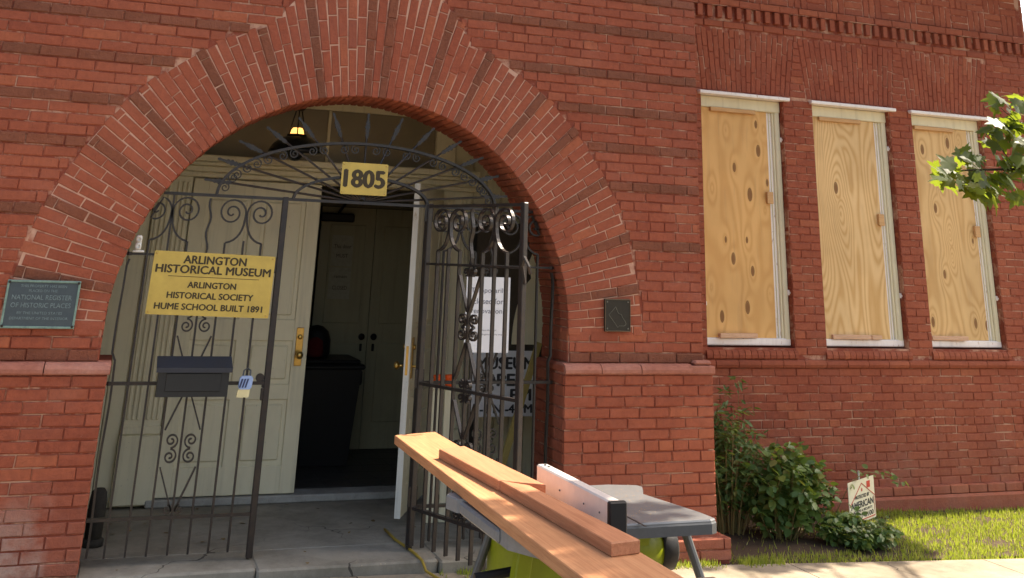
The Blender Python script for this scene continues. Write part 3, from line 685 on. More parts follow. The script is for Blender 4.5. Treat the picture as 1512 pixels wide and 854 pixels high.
struct(mesh_obj('street', [(-60, -60, -.13), (60, -60, -.13), (60, -5.2, -.13), (-60, -5.2, -.13)], [(0, 1, 2, 3)], 'street_asphalt'))
# porch floor slab: three flags with a worn front edge
m = MB(); m.box(-1.52, 1.52, -.03, VY+.1, -.3, -.006); ps = m.build('porch_floor', 'porch_concrete'); struct(ps)
for a, b in ((-1.44, -.47), (-.466, .62), (.624, 1.448)):
    m = MB(); m.box(a, b, -.075-.03*(a+1.44), .32, -.25, .0, .012); m.build('floor_flag', 'porch_concrete', ps)
m = MB(); m.box(-1.5, 1.5, .325, VY-.05, -.25, -.001, .004); m.build('floor_flag', 'porch_concrete', ps)

# ------------------------------------------------------------------ iron gate
GY = .13; FRG = WALLFR(GY)
BARS = [-1.309, -1.195, -1.079, -.962, -.847, -.731, -.618]
def spiral(cx, cz, r0, r1, a0, turns, n=26): return [(cx+(r0+(r1-r0)*t/n)*math.cos(a0+turns*2*PI*t/n), cz+(r0+(r1-r0)*t/n)*math.sin(a0+turns*2*PI*t/n)) for t in range(n+1)]
def bez(p0, p1, p2, n=8): return [((1-t)**2*p0[0]+2*t*(1-t)*p1[0]+t*t*p2[0], (1-t)**2*p0[1]+2*t*(1-t)*p1[1]+t*t*p2[1]) for t in [k/n for k in range(n+1)]]
def limit_x(z): return math.sqrt(max(RI*RI-(z-ARC)**2, 0)) if z > ARC else (1.495 if z > 1.08 else 1.44)
def panel(root, fr, bars, diamond, clip=False, mirror=False, u_end=None, zt=2.062, zu=1.69, zm=.955, zl=.24, zb=.045):
    """one panel of the gate: bars, rails and scrolls, in panel coordinates (u,z)"""
    T, D = .0115, .026
    ok = lambda u, z: (not clip) or abs(u) < limit_x(z)-.012
    s = -1 if mirror else 1; b = bars
    def bar(pts, name='bar', t=T, d=D):
        pts = [p for p in pts if ok(*p)]
        if len(pts) > 1: MB().strip(pts, t, d, fr).build(name, 'iron', root)
    for i, u in enumerate(b):
        top = zu+.085
        if i in (1,): top = zt-.01
        if i == 5: top = zu+.10
        if i == 3:
            bar([(u, zb), (u, zu)]+[(u+.010*math.sin((z-zu)*34), z) for z in np.linspace(zu, zt-.02, 16)])
            continue
        n = 30; bar([(u, zb+(top-zb)*k/n) for k in range(n+1)])
    step = abs(b[1]-b[0]); rc = step*.78; ctr = (b[1], b[5])
    for c in ctr:
        for sg in (-1, 1):
            ub = c+sg*step; cc = c+sg*(rc+.004); cz = zt-.012-rc
            leg = bez((ub, zu+.085), (c+sg*.004, zu+.105), (c+sg*.004, cz), 8)
            sp = spiral(cc, cz, rc, rc*.12, PI if sg > 0 else 0, -1.9*sg, 40)
            bar(leg, 'scroll'); bar(sp, 'scroll', T*.9)
    u0, u1 = min(b)-step*1.6, max(b)+step*1.0
    if u_end: u0, u1 = u_end
    for z, t in ((zt, .018), (zu, .014), (zm, .018), (zl, .018)):
        a0, a1 = u0, u1
        if clip: L = limit_x(z)-.002; a0, a1 = max(a0, -L), min(a1, L)
        bar_ = MB(); bar_.strip([(a0, z), (a1, z)], t, .030, fr); bar_.build('rail', 'iron', root)
    cu = b[3]
    def cluster(z):
        for sx in (-1, 1):
            for sz in (-1, 1):
                r = step*.36; bar(spiral(cu+sx*(step*.5), z+sz*r*1.05, r, r*.15, PI/2*-sz, 1.55*(-sx*sz), 30), 'scroll', T*.8, D*.8)
    def vee(za, zb_, wide_at_a):
        for sx in (-1, 1):
            p = (cu+sx*(step-.012), za) if wide_at_a else (cu+sx*.010, za); q = (cu+sx*.010, zb_) if wide_at_a else (cu+sx*(step-.012), zb_)
            bar([p, ((p[0]+q[0])/2, (p[1]+q[1])/2), q], 'strap', T*.8, D)
    for lo, hi in ((zl, zm), (zm, zu)):
        mid = (lo+hi)/2 if lo > .5 else .60
        cluster(mid)
        for z, sg in ((lo, 1), (hi, -1)):
            for sx in (-1, 1): r = .026; bar(spiral(cu+sx*.034, z+sg*(r+.012), r, r*.2, PI/2*sg, 1.3*sx*sg, 18), 'scroll', T*.8, D)
        if diamond: vee(hi-.03, mid+.10, False); vee(mid-.10, lo+.03, True)
        else: vee(hi-.06, mid+.09, True); vee(mid-.09, lo+.06, False)
GATE = thing('iron_gate', 'black wrought iron scrollwork gate with spear-tipped fan filling the brick arch', 'gate', (0, GY, 0))
panel(GATE, FRG, BARS, True, clip=True, u_end=(-1.5, -.49))
panel(GATE, FRG, [-u for u in BARS], True, clip=True, u_end=(.49, 1.5))
for sx in (-1, 1):
    MB().box(sx*.49-.019, sx*.49+.019, GY-.019, GY+.019, .008, 2.075, .004).build('post', 'iron', GATE)
    zs = np.linspace(.05, 1.66, 40); MB().strip([(sx*min(limit_x(z)-.03, 1.425 if z > 1.09 else 1.405)+.004*math.sin(z*9), z) for z in zs], .013, .028, FRG).build('bar', 'iron', GATE)
    for z in (1.69, .955): MB().lathe([(.0, -.012), (.015, -.010), (.015, .010), (0, .012)], (sx*(limit_x(z)-.02), GY-.005, z), 10).build('wall_bolt', 'iron', GATE)
MB().strip([(-.5, 2.062), (.5, 2.062)], .018, .034, FRG).build('rail', 'iron', GATE)
ell = lambda a, b, t: (.02+a*math.cos(t), 2.066+b*math.sin(t))
for (a, b), nm, d in (((.955, .385), 'outer_arch', .05), ((.46, .165), 'inner_arch', .045)): MB().strip([ell(a, b, PI*k/48) for k in range(49)], .017, d, FRG).build(nm, 'iron', GATE)
for k in range(13):
    t = R(9)+R(162)*k/12; tip = Vector(FRG(*[ell(1.06, .60, t)[0], 0, ell(1.06, .60, t)[1]])); c = Vector(FRG(.02, 0, 2.066)); d = (tip-c).normalized()
    st = c+d*.02; ln = (tip-c).length
    MB().tube([st, c+d*(ln-.15)], .0075, 6).build('fan_rod', 'iron', GATE)
    base = c+d*(ln-.175); e2 = Vector((-d.z, 0, d.x)); half = [(0, .008), (.018, .016), (.030, .016), (.036, .009), (.050, .021), (.062, .013), (.076, .026), (.090, .014), (.104, .019), (.118, .010), (.140, .008), (.160, .012), (.172, .006)]
    poly = half+[(a_, -b_) for a_, b_ in half[::-1]]; m = MB(); m.prism(poly, lambda u, w, z: base+d*u+e2*z*.8+Vector((0, w, 0)), -.007, .007); m.build('spear_tip', 'iron', GATE)
    if k < 12:
        t2 = t+R(162)/24
        for o_, sg in ((-.055, 1), (.055, -1)):
            cu, cz = ell(.955, .385, t2); nx, nz = math.cos(t2)*.40, math.sin(t2); L = math.hypot(nx, nz); nx, nz = nx/L, nz/L; tx, tz = -nz, nx
            uu, zz = cu-nx*.040+tx*o_*.72, cz-nz*.040+tz*o_*.72
            MB().strip(spiral(uu, zz, .033, .006, math.atan2(nz, nx), 1.45*sg, 22), .007, .016, FRG).build('scroll', 'iron', GATE)
for z in (2.02, .98, .30): MB().box(.49-.03, .49+.03, GY-.035, GY-.015, z-.06, z+.06, .005).build('hinge', 'iron', GATE)
m = MB(); m.lathe([(.0, -.009), (.026, -.009), (.026, .009), (.0, .009)], (-.535, GY, .985), 14, (0, 1, 0)); m.box(-.52, -.487, GY-.012, GY+.012, .93, .97, .003); m.box(-.525, -.506, GY-.03, GY-.01, .86, .93, .004); m.build('latch_keeper', 'iron', GATE)
MB().box(-.528, -.508, GY-.025, GY+.01, 1.60, 1.69, .004).build('latch_keeper', 'iron', GATE)
# the leaf that stands open towards the street
HG = Vector((.49, GY-.025, 0)); gd = Vector((.865-.49, -.79-GY, 0)).normalized(); gn = Vector((gd.y, -gd.x, 0))
LEAF = thing('gate_leaf', 'open leaf of the black iron gate, swung out towards the table saw', 'gate', tuple(HG))
FRL = lambda u, w, z: HG+gd*u+gn*w+Vector((0, 0, z))
panel(LEAF, FRL, [.125+.1155*k for k in range(7)][::-1], False, u_end=(.0, .965))
for u in (.0, .965):
    t = MB(); t.box(u-.019, u+.019, -.019, .019, .03, 2.075, .004); k = MB(); k.add([FRL(*v) for v in t.v], [f[::-1] for f in t.f]); k.build('stile', 'iron', LEAF)
m = MB(); m.tube([FRL(.985, .0, 1.60), FRL(.99, .03, 1.70), FRL(1.03, .045, 1.75), FRL(1.05, .03, 1.70), FRL(1.045, .01, 1.66)], .012, 6); m.build('latch', 'iron', LEAF)

# ------------------------------------------------------------------ signs and fittings
def plate(root, fr, poly, t, mat, name): m = MB(); m.prism(poly, fr, -t, 0); return m.build(name, mat, root)
rect = lambda a, b, c, d, k=.0: [(a+k, c), (b-k, c), (b, c+k), (b, d-k), (b-k, d), (a+k, d), (a, d-k), (a, c+k)]
FS = WALLFR(GY-.022)
SG = thing('museum_sign', 'yellow metal museum name board wired to the left of the gate', 'sign', (-.895, GY-.03, 1.33))
ROT = R(-1.1); 
def FSR(u, w, z): du, dz = u+.895, z-1.523; return Vector((-.895+du*math.cos(ROT)-dz*math.sin(ROT), GY-.022+w, 1.523+du*math.sin(ROT)+dz*math.cos(ROT)))
plate(SG, FSR, rect(-1.27, -.522, 1.337, 1.708, .006), .004, 'sign_gold', 'board')
cx = -.896
for body, h, z, w in (('ARLINGTON', .047, 1.664, .385), ('HISTORICAL MUSEUM', .047, 1.606, .705), ('ARLINGTON', .036, 1.516, .295), ('HISTORICAL SOCIETY', .036, 1.453, .525), ('HUME SCHOOL BUILT 1891', .036, 1.388, .655)): text('lettering', body, h, cx, z, FSR, 'sign_ink', SG, w, .055, w=-.004)
m = MB(); m.prism([(-1.17, 1.5615), (-.61, 1.5615), (-.61, 1.5645), (-1.17, 1.5645)], FSR, -.0052, -.0042); m.build('rule', 'sign_ink', SG)
for u, z in ((-1.255, 1.693), (-.537, 1.693), (-1.255, 1.352), (-.537, 1.352)): m = MB(); m.lathe([(.006, 0), (.005, .004), (0, .005)], FSR(u, -.004, z), 8, (0, -1, 0)); m.build('screw', 'brass', SG)
NP = thing('number_plate', 'small yellow plate numbered 1805 at the centre of the gate arch', 'sign', (.018, GY-.03, 2.11)); FN = WALLFR(GY-.035)
plate(NP, FN, rect(-.140, .178, 2.113, 2.322, .005), .004, 'sign_gold', 'board'); text('lettering', '1805', .112, .019, 2.218, FN, 'sign_ink', NP, .275, .07, w=-.004)
for u in (-.127, .165):
    for z in (2.126, 2.309): m = MB(); m.lathe([(.005, 0), (.004, .003), (0, .004)], FN(u, -.004, z), 8, (0, -1, 0)); m.build('screw', 'brass', NP)
MBX = thing('mailbox', 'black lidded mailbox hung on the left half of the gate', 'mailbox', (-.945, GY-.13, .89))
m = MB(); m.prism([(GY-.14, .895), (GY-.018, .885), (GY-.018, 1.09), (GY-.14, 1.045)], lambda u, w, z: Vector((w, u, z)), -1.150, -.738); m.build('box', 'mailbox_black', MBX)
m = MB(); m.box(-1.105, -.783, GY-.147, GY-.1405, .925, 1.025, .004); m.build('front_panel', 'mailbox_black', MBX)
m = MB(); m.prism([(GY-.158, 1.03), (GY-.150, 1.03), (GY-.15, 1.052), (GY-.014, 1.102), (GY-.014, 1.108), (GY-.158, 1.056)], lambda u, w, z: Vector((w, u, z)), -1.166, -.724); m.build('lid', 'mailbox_lid', MBX)
LB = thing('key_lockbox', 'small pale blue key lockbox with dark stripes hanging on the gate bar', 'lockbox', (-.626, GY-.05, .9)); fl = lambda u, w, z: Vector((-.626+u+.10*(z-.95), GY-.02+w, z))
m = MB(); m.prism(rect(-.040, .040, .925, 1.0, .012), fl, -.035, -.005); m.build('body', 'lock_blue', LB)
m = MB(); m.prism(rect(-.040, .034, .880, .926, .004), fl, -.032, -.006); m.build('key_tray', 'lock_cream', LB)
for k in (-1, 0, 1): m = MB(); m.prism([(-.016+.017*k-.004, .935), (-.016+.017*k+.006, .935), (-.008+.017*k+.006, .985), (-.008+.017*k-.004, .985)], fl, -.037, -.0352); m.build('stripe', 'stripe_navy', LB)
m = MB(); m.tube([(-.645, GY-.04, .99), (-.64, GY-.03, 1.03), (-.618, GY-.015, 1.04), (-.60, GY-.03, 1.03), (-.60, GY-.04, .99)], .005, 6); m.build('shackle', 'leg_steel', LB)
WB = thing('wall_insulator', 'small white porcelain twin insulator standing on the upper gate rail', 'insulator', (-1.362, GY, 1.70))
m = MB(); m.box(-1.398, -1.33, GY-.03, GY-.004, 1.699, 1.712, .003); m.box(-1.389, -1.352, GY-.03, GY-.01, 1.712, 1.80, .008); m.build('bracket', 'white_plastic', WB)
for z in (1.735, 1.777): m = MB(); m.lathe([(.017, 0), (.019, .010), (.012, .014), (.012, .007), (0, .006)], (-1.370, GY-.03, z), 12, (0, -1, 0)); m.build('socket', 'white_plastic', WB)
# plaques on the piers
PQ = thing('register_plaque', 'green-edged bronze register plaque on the brick left of the arch', 'plaque', (-1.86, -.02, 1.26)); FQ = WALLFR(-.004)
plate(PQ, FQ, rect(-2.062, -1.662, 1.263, 1.526, .004), .016, 'verdigris', 'plate')
for a, b, c, d in ((-2.062, -1.662, 1.513, 1.526), (-2.062, -1.662, 1.263, 1.276), (-2.062, -2.049, 1.277, 1.512), (-1.675, -1.662, 1.277, 1.512)): m = MB(); m.box(a, b, -.026, -.0205, c, d, .003); m.build('rim', 'verdigris_rim', PQ)
for body, h, z, w in (('THIS PROPERTY HAS BEEN', .014, 1.494, .25), ('PLACED ON THE', .014, 1.468, .155), ('NATIONAL REGISTER', .026, 1.432, .325), ('OF HISTORIC PLACES', .026, 1.389, .325), ('BY THE UNITED STATES', .014, 1.347, .245), ('DEPARTMENT OF THE INTERIOR', .014, 1.318, .315)): text('lettering', body, h, -1.862, z, FQ, 'plaque_letter', PQ, w, .0, .003, w=-.016)
for u in (-2.05, -1.674):
    for z in (1.275, 1.514): m = MB(); m.lathe([(.008, 0), (.007, .004), (0, .006)], (u, -.026, z), 8, (0, -1, 0)); m.build('bolt', 'dark_bronze', PQ)
CQ = thing('county_plaque', 'small dark bronze plaque with a county outline on the right pier', 'plaque', (1.863, -.02, 1.29)); FC = WALLFR(-.004)
plate(CQ, FC, rect(1.764, 1.962, 1.289, 1.500, .002), .016, 'dark_bronze', 'plate')
for a, b, c, d in ((1.764, 1.962, 1.494, 1.500), (1.764, 1.962, 1.289, 1.295), (1.764, 1.770, 1.2955, 1.4935), (1.956, 1.962, 1.2955, 1.4935)): m = MB(); m.box(a, b, -.024, -.0205, c, d, .001); m.build('rim', 'bronze_rim', CQ)
ol = [(.42, .76), (.50, .60), (.54, .55), (.64, .53), (.68, .44), (.78, .33), (.82, .25), (.80, .20), (.74, .175), (.56, .175), (.50, .13), (.155, .51), (.42, .76)]
MB().strip([(1.764+u*.198, 1.289+v*.211) for u, v in ol], .0022, .003, WALLFR(-.021)).build('county_outline', 'bronze_line', CQ)
for u in (1.783, 1.943):
    for z in (1.308, 1.481): m = MB(); m.lathe([(.006, 0), (.005, .003), (0, .004)], (u, -.02, z), 8, (0, -1, 0)); m.build('bolt', 'bronze_line', CQ)
# notices behind the gate on the right
NY = 1.30
NB = thing('notice_board', 'dark framed notice board with rounded cream edge behind the open gate leaf', 'notice board', (1.5, NY+.05, .2))
m = MB(); m.box(1.235, 1.86, NY+.03, NY+.06, 1.05, 2.0, .004); m.build('backing', 'board_brown', NB)
for a, b, c, d in ((1.215, 1.245, 1.03, 2.02), (1.245, 1.86, 1.99, 2.02), (1.245, 1.86, 1.03, 1.06)): m = MB(); m.box(a, b, NY+.015, NY+.065, c, d, .004); m.build('frame', 'dark_iron', NB)
m = MB(); arc = [(1.86+.27*math.cos(PI/2+PI/2*k/14), 1.10+.55*math.sin(PI/2+PI/2*k/14)) for k in range(15)]; m.prism([(1.86, 1.95), (1.80, 1.95)]+[(1.70, 1.72)]+[(x-.02, z) for x, z in arc[4:]][::1]+[(1.86, 1.10)], WALLFR(NY+.02), -.012, 0); m.build('cream_edging', 'cream_paint', NB)
for a in (1.25, 1.80): m = MB(); m.box(a, a+.045, NY+.03, NY+.07, .0, 1.05, .004); m.build('leg', 'dark_iron', NB)
CN = thing('closure_notice', 'white sheet announcing temporary closure for renovations', 'notice', (.94, .09, 1.14)); FNn = WALLFR(.100)
plate(CN, FNn, rect(.783, 1.10, 1.14, 1.618, .001), .002, 'paper', 'sheet')
for body, h, z, w in (('Temporarily', .040, 1.527, .255), ('closed for', .036, 1.462, .215), ('renovations', .030, 1.400, .245), ('For more information:', .012, 1.280, .13), ('www.arlingtonhistory.org', .013, 1.252, .21)): text('lettering', body, h, .945, z, FNn, 'grey_ink', CN, w, 0, .0015, w=-.002)
MS = thing('opening_hours_board', 'white board with black museum opening hours under the closure notice', 'sign', (1.5, NY, .58)); FM = WALLFR(NY-.005)
plate(MS, FM, rect(1.245, 1.785, .585, 1.055, .004), .006, 'paper', 'board')
for body, h, z, w, u in (('MUSEUM', .085, .965, .47, 1.515), ('OPEN', .085, .845, .40, 1.515), ('EM', .080, .738, .17, 1.65), ('1-3 N -4 PM', .060, .640, .46, 1.515)): text('lettering', body, h, u, z, FM, 'ink', MS, w, .06, .0015, w=-.006)
DP = thing('closed_door_notice', 'paper reading this door must remain closed on the dim inner door', 'notice', (.53, 3.25, 1.3)); FD = WALLFR(3.262)
plate(DP, FD, rect(.43, .635, 1.62, 1.90, .001), .0015, 'dim_paper', 'upper_sheet'); plate(DP, FD, rect(.425, .635, 1.33, 1.61, .001), .0015, 'dim_paper', 'lower_sheet')
for body, h, z, w in (('This door', .034, 1.80, .165), ('MUST', .034, 1.715, .11), ('remain', .028, 1.53, .12), ('CLOSED', .034, 1.43, .14)): text('lettering', body, h, .535, z, FD, 'ink', DP, w, .0, .001, w=-.0015)
# lamp under the porch ceiling
LY = 1.02; LX, LZ = -.33, 2.50
LP = thing('hanging_lamp', 'black dome pendant lamp with lit glass under the porch ceiling', 'lamp', (LX, LY, LZ))
m = MB(); m.lathe([(.205, -.06), (.20, -.045), (.17, .005), (.12, .045), (.075, .062), (.070, .060), (.11, .036), (.16, -.002), (.19, -.05)], (LX, LY, LZ), 28); m.build('shade', 'lamp_black', LP, True)
m = MB(); m.lathe([(.050, .055), (.052, .08), (.044, .11), (.034, .125)], (LX, LY, LZ), 20); m.build('glass', 'bulb_glow', LP, True)
m = MB(); m.lathe([(.075, .064), (.078, .075), (.06, .078)], (LX, LY, LZ), 20); m.lathe([(.0, .29), (.045, .285), (.05, .27), (.03, .255), (.0, .25)], (LX, LY, LZ), 18); m.build('gallery', 'lamp_black', LP, True)
for k in range(3): a = 2*PI*k/3+.4; m = MB(); m.tube([(LX+.072*math.cos(a), LY+.072*math.sin(a), LZ+.07), (LX+.025*math.cos(a), LY+.025*math.sin(a), LZ+.26)], .005, 5); m.build('chain', 'lamp_black', LP)
m = MB(); m.tube([(LX, LY, LZ+.28), (LX, LY, 3.02)], .007, 6); m.lathe([(.0, .53), (.06, .518), (.05, .49), (0, .485)], (LX, LY, LZ), 16); m.build('stem', 'lamp_black', LP)
m = MB(); m.lathe([(.0, -.12), (.03, -.115), (.06, -.085), (.065, -.06), (0, -.055)], (LX, LY, LZ), 18); m.build('font', 'lamp_black', LP, True)
# bin, bag and other things in the doorway
BX, BY = .38, 2.75
TB = thing('rubbish_bin', 'black wheeled rubbish bin in the dark lobby', 'bin', (BX, BY, .0525))
def tap(mb, w0, d0, w1, d1, z0, z1, cx=BX, cy=BY):
    P = [(cx-w0, cy-d0, z0), (cx+w0, cy-d0, z0), (cx+w0, cy+d0, z0), (cx-w0, cy+d0, z0), (cx-w1, cy-d1, z1), (cx+w1, cy-d1, z1), (cx+w1, cy+d1, z1), (cx-w1, cy+d1, z1)]
    return mb.add(P, [(3, 2, 1, 0), (4, 5, 6, 7), (0, 1, 5, 4), (1, 2, 6, 5), (2, 3, 7, 6), (3, 0, 4, 7)])
m = MB(); tap(m, .20, .21, .255, .28, .06, .80); m.build('body', 'black_plastic', TB)
m = MB(); m.box(BX-.285, BX+.285, BY-.30, BY+.30, .80, .84, .015); m.box(BX-.25, BX+.25, BY-.26, BY+.26, .84, .875, .02); m.build('lid', 'black_plastic', TB)
m = MB(); m.box(BX+.255, BX+.30, BY-.12, BY+.12, .66, .78, .012); m.build('handle', 'black_plastic', TB)
for s in (-1, 1): m = MB(); m.lathe([(.0, -.02), (.09, -.02), (.09, .02), (0, .02)], (BX+s*.19, BY+.2, .1425), 16, (1, 0, 0)); m.build('wheel', 'black_plastic', TB)
RB = thing('rucksack', 'dark red and black rucksack standing on top of the lobby bin', 'bag', (.27, BY, .875))
m = MB(); m.lathe([(.10, 0), (.125, .03), (.125, .14), (.10, .21), (.05, .25), (0, .26)], (.27, BY, .875), 14); m.build('body', 'black_plastic', RB, True)
m = MB(); m.lathe([(.07, 0), (.08, .04), (.07, .13), (.03, .16), (0, .165)], (.25, BY-.08, .885), 12); m.build('pocket', 'dark_red_cloth', RB, True)
for k in range(2):
    m = MB(); m.lathe([(.0, 0), (.036, .002), (.038, .045), (.034, .055), (.039, .060), (.039, .080), (0, .085)], (.828+.088*k, .80, .851), 16)
    o = m.build('orange_bottle', 'orange_plastic', None, True); tag(o, ('left' if k == 0 else 'right')+' one of the two orange bottles on the narrow stand behind the gate leaf', 'bottle', 'orange bottles behind the gate')
CT = thing('narrow_stand', 'narrow cream board stand under the orange bottles inside the porch', 'stand', (.87, .82, 0))
for x in (.785, .875): m = MB(); m.box(x, x+.075, .775, .792, 0, .836, .003); m.build('board', 'cream_paint', CT)
m = MB(); m.box(.775, .965, .765, .875, .837, .850, .003); m.build('top', 'cream_paint', CT)
m = MB(); m.box(.80, .94, .793, .87, 0, .02, .003); m.build('foot', 'grimy_cream', CT)
YB = thing('yellow_brace', 'yellowish timber brace leaning behind the right half of the gate', 'timber', (1.5, .75, 0))
m = MB(); m.strip([(1.25, .0), (1.62, 1.15)], .045, .03, WALLFR(.85)); m.build('upright', 'rope_yellow', YB)
mat_simple('dark_stone', (.055, .050, .042), .9, 0, .15, .4, 25, .5); ST = thing('stone_bollard', 'low dark stone guard post just inside the left pier', 'bollard', (-1.375, .62, 0))
m = MB(); m.lathe([(.050, 0), (.052, .24), (.046, .29), (.03, .31), (0, .315)], (-1.375, .62, 0), 14); m.build('shaft', 'dark_stone', ST, True); m = MB(); m.lathe([(.066, 0), (.066, .035), (.052, .042)], (-1.375, .62, 0), 14); m.build('foot', 'dark_stone', ST, True)

# ------------------------------------------------------------------ table saw and boards
TZ = .77
SAW = thing('table_saw', 'grey and lime green table saw on folding legs in front of the arch', 'table saw', (.5, -2.5, gz(.5)))
fT = lambda u, w, z: Vector((u, z, TZ+w))
def slab(poly, z0, z1, name, mat, b=0): 
    n = len(poly); m = MB(); m.add([(x, y, z0) for x, y in poly]+[(x, y, z1-.006) for x, y in poly]+[(x*.992+.5*.008, y*.992-2.5*.008, z1) for x, y in poly], [tuple(range(n))[::-1], tuple(range(2*n, 3*n))]+[(i, (i+1) % n, (i+1) % n+n, i+n) for i in range(n)]+[(i+n, (i+1) % n+n, (i+1) % n+2*n, i+2*n) for i in range(n)]); return m.build(name, mat, SAW)
slab([(.10, -2.852), (.93, -2.845), (.962, -2.825), (.955, -2.72), (.875, -2.345), (.945, -2.205), (.935, -2.165), (.80, -2.13), (.12, -2.15)], TZ-.052, TZ-.010, 'table_apron', 'saw_apron')
slab([(.102, -2.848), (.928, -2.841), (.958, -2.823), (.951, -2.72), (.872, -2.346), (.941, -2.206), (.932, -2.168), (.80, -2.134), (.122, -2.153)], TZ-.0095, TZ, 'table_top', 'saw_table')
slab([(.0, -2.20), (.02, -2.165), (.14, -2.17), (.16, -2.30), (.085, -2.33), (.02, -2.29)], TZ-.055, TZ-.002, 'table_tab', 'saw_grey')
slab([(.045, -2.86), (.045, -2.735), (.13, -2.72), (.20, -2.80), (.22, -2.985), (.12, -3.0)], TZ-.062, TZ-.001, 'table_tab', 'saw_grey')
m = MB(); m.box(.03, .105, -2.78, -2.29, TZ-.060, TZ-.010, .010); m.build('side_rail', 'saw_grey', SAW)
m = MB(); m.box(.18, .70, -2.62, -2.22, .42, TZ-.055, .03); m.box(.62, .80, -2.58, -2.28, .50, TZ-.057, .02); m.build('housing', 'saw_green', SAW)
m = MB(); m.box(.40, .56, -2.66, -2.615, .58, .70, .006); m.build('switch_panel', 'dark_iron', SAW)
m = MB(); m.lathe([(.0, 0), (.075, 0), (.085, .02), (.085, .15)], (.70, -2.50, .60), 20, (1, 0, 0)); m.build('motor', 'saw_green', SAW, True)
m = MB(); m.lathe([(.088, .15), (.09, .16), (.088, .215), (.07, .23), (0, .232)], (.70, -2.50, .60), 20, (1, 0, 0)); m.build('motor_cap', 'black_plastic', SAW, True)
for (a, b) in (((.90, -2.66, TZ-.06), (1.15, -2.80, gz(1.1)+.0)), ((.90, -2.30, TZ-.06), (1.15, -2.16, gz(1.1))), ((.20, -2.66, TZ-.06), (-.03, -2.80, gz(0))), ((.20, -2.30, TZ-.06), (-.03, -2.16, gz(0)))):
    a, b = Vector(a), Vector(b); m = MB(); m.tube([a, a+(b-a)*.5, b+Vector((0, 0, .012))], .0185, 10); lg = m.build('leg', 'leg_steel', SAW)
    m = MB(); m.tube([b+Vector((0, 0, .001)), b+Vector((0, 0, .05))+(a-b)*.02], .025, 10); m.build('foot', 'black_plastic', lg)
m = MB(); m.box(.135, .20, -2.72, -2.66, .50, TZ-.065, .006, Matrix.Rotation(.16, 3, 'Y')); m.build('leg_bracket', 'saw_green', SAW)
m = MB(); m.tube([(.0, -2.62, .56), (.16, -2.62, .575)], .018, 8); m.build('bevel_handle', 'black_plastic', SAW)
m = MB(); fz = TZ+.002; m.prism([(0, 0), (.058, 0), (.058, .006), (.052, .012), (.052, .100), (.046, .108), (.006, .108), (0, .102)], lambda u, w, z: Vector((.405+u+(w+2.23)*-.006, w, fz+z)), -2.985, -2.235); fe = m.build('rip_fence', 'aluminium', SAW)
m = MB(); m.box(.395, .47, -3.012, -2.985, TZ-.03, fz+.112, .006); m.box(.375, .40, -3.008, -2.99, TZ-.02, TZ+.02, .004); m.build('fence_clamp', 'black_plastic', SAW)
for y in (-2.27, -2.31): m = MB(); m.lathe([(.007, 0), (.006, .005), (0, .006)], (.43, y, fz+.108), 8); m.build('fence_bolt', 'leg_steel', fe)
for y in (-2.5, -2.75, -2.9): m = MB(); m.lathe([(.004, 0), (.003, .003), (0, .004)], (.405, y, fz+.055), 8, (-1, 0, 0)); m.build('fence_bolt', 'leg_steel', fe)
m = MB(); m.box(.60, .608, -2.9, -2.2, TZ+.0005, TZ+.0015); m.box(.50, .508, -2.84, -2.66, TZ+.0005, TZ+.002); m.build('blade_slot', 'dark_iron', SAW)
def board(name, pts, z0, z1, mat, label):
    n = 4; b = .003; m = MB(); cxy = (sum(p[0] for p in pts)/4, sum(p[1] for p in pts)/4); V = []
    ins = lambda p, k: (p[0]+(k if p[0] < cxy[0] else -k), p[1]+(k if p[1] < cxy[1] else -k))
    for z, k in ((z0, b), (z0+b, 0), (z1-b, 0), (z1, b)): V += [(*ins(p, k), z) for p in pts]
    F = [(3, 2, 1, 0), (12, 13, 14, 15)]+[(a+i, a+(i+1) % 4, a+4+(i+1) % 4, a+4+i) for a in (0, 4, 8) for i in range(4)]
    m.add(V, F); o = m.build(name, mat); return tag(o, label, 'board', 'cedar boards on the saw')
board('cedar_board', [(-.01, -4.35), (.325, -4.42), (.325, -.868), (.071, -.972)], TZ+.001, .815, 'cedar', 'long wide reddish plank lying across the table saw')
board('cedar_board', [(.158, -2.412), (.326, -2.536), (.268, -1.60), (.117, -1.665)], .8155, .857, 'cedar_dark', 'short wide board lying on the far half of the long plank')
board('cedar_board', [(.196, -3.449), (.312, -3.428), (.255, -2.53), (.164, -2.428)], .8155, .857, 'cedar_dark', 'narrow board butted against the short wide one on the long plank')
SH = thing('sawhorse', 'rough wooden sawhorse holding up the near end of the plank', 'sawhorse', (.15, -3.6, gz(.1)))
m = MB(); m.box(-.22, .52, -3.645, -3.555, TZ-.089, TZ+.0005, .004); m.build('beam', 'old_wood', SH)
for sx in (-.12, .40):
    for sy in (-1, 1): m = MB(); m.strip([(-3.6+sy*.045, TZ-.02), (-3.6+sy*.26, gz(.1))], .04, .085, lambda u, w, z, sx=sx: Vector((sx+w, u, z))); m.build('leg', 'old_wood', SH)
CO = MB(); CO.tube([(.455, .62, .012), (.46, .35, .012), (.49, .12, .012), (.50, .0, .011), (.515, -.11, .0), (.53, -.15, -.045), (.56, -.27, -.05), (.62, -.45, -.053), (.60, -.8, -.052), (.45, -1.2, -.05), (.5, -1.8, -.05), (.55, -2.3, -.052)], .008, 8)
tag(CO.build('extension_cord', 'cord_yellow', None, True), 'yellow extension cord running out of the porch past the open gate leaf', 'cord')

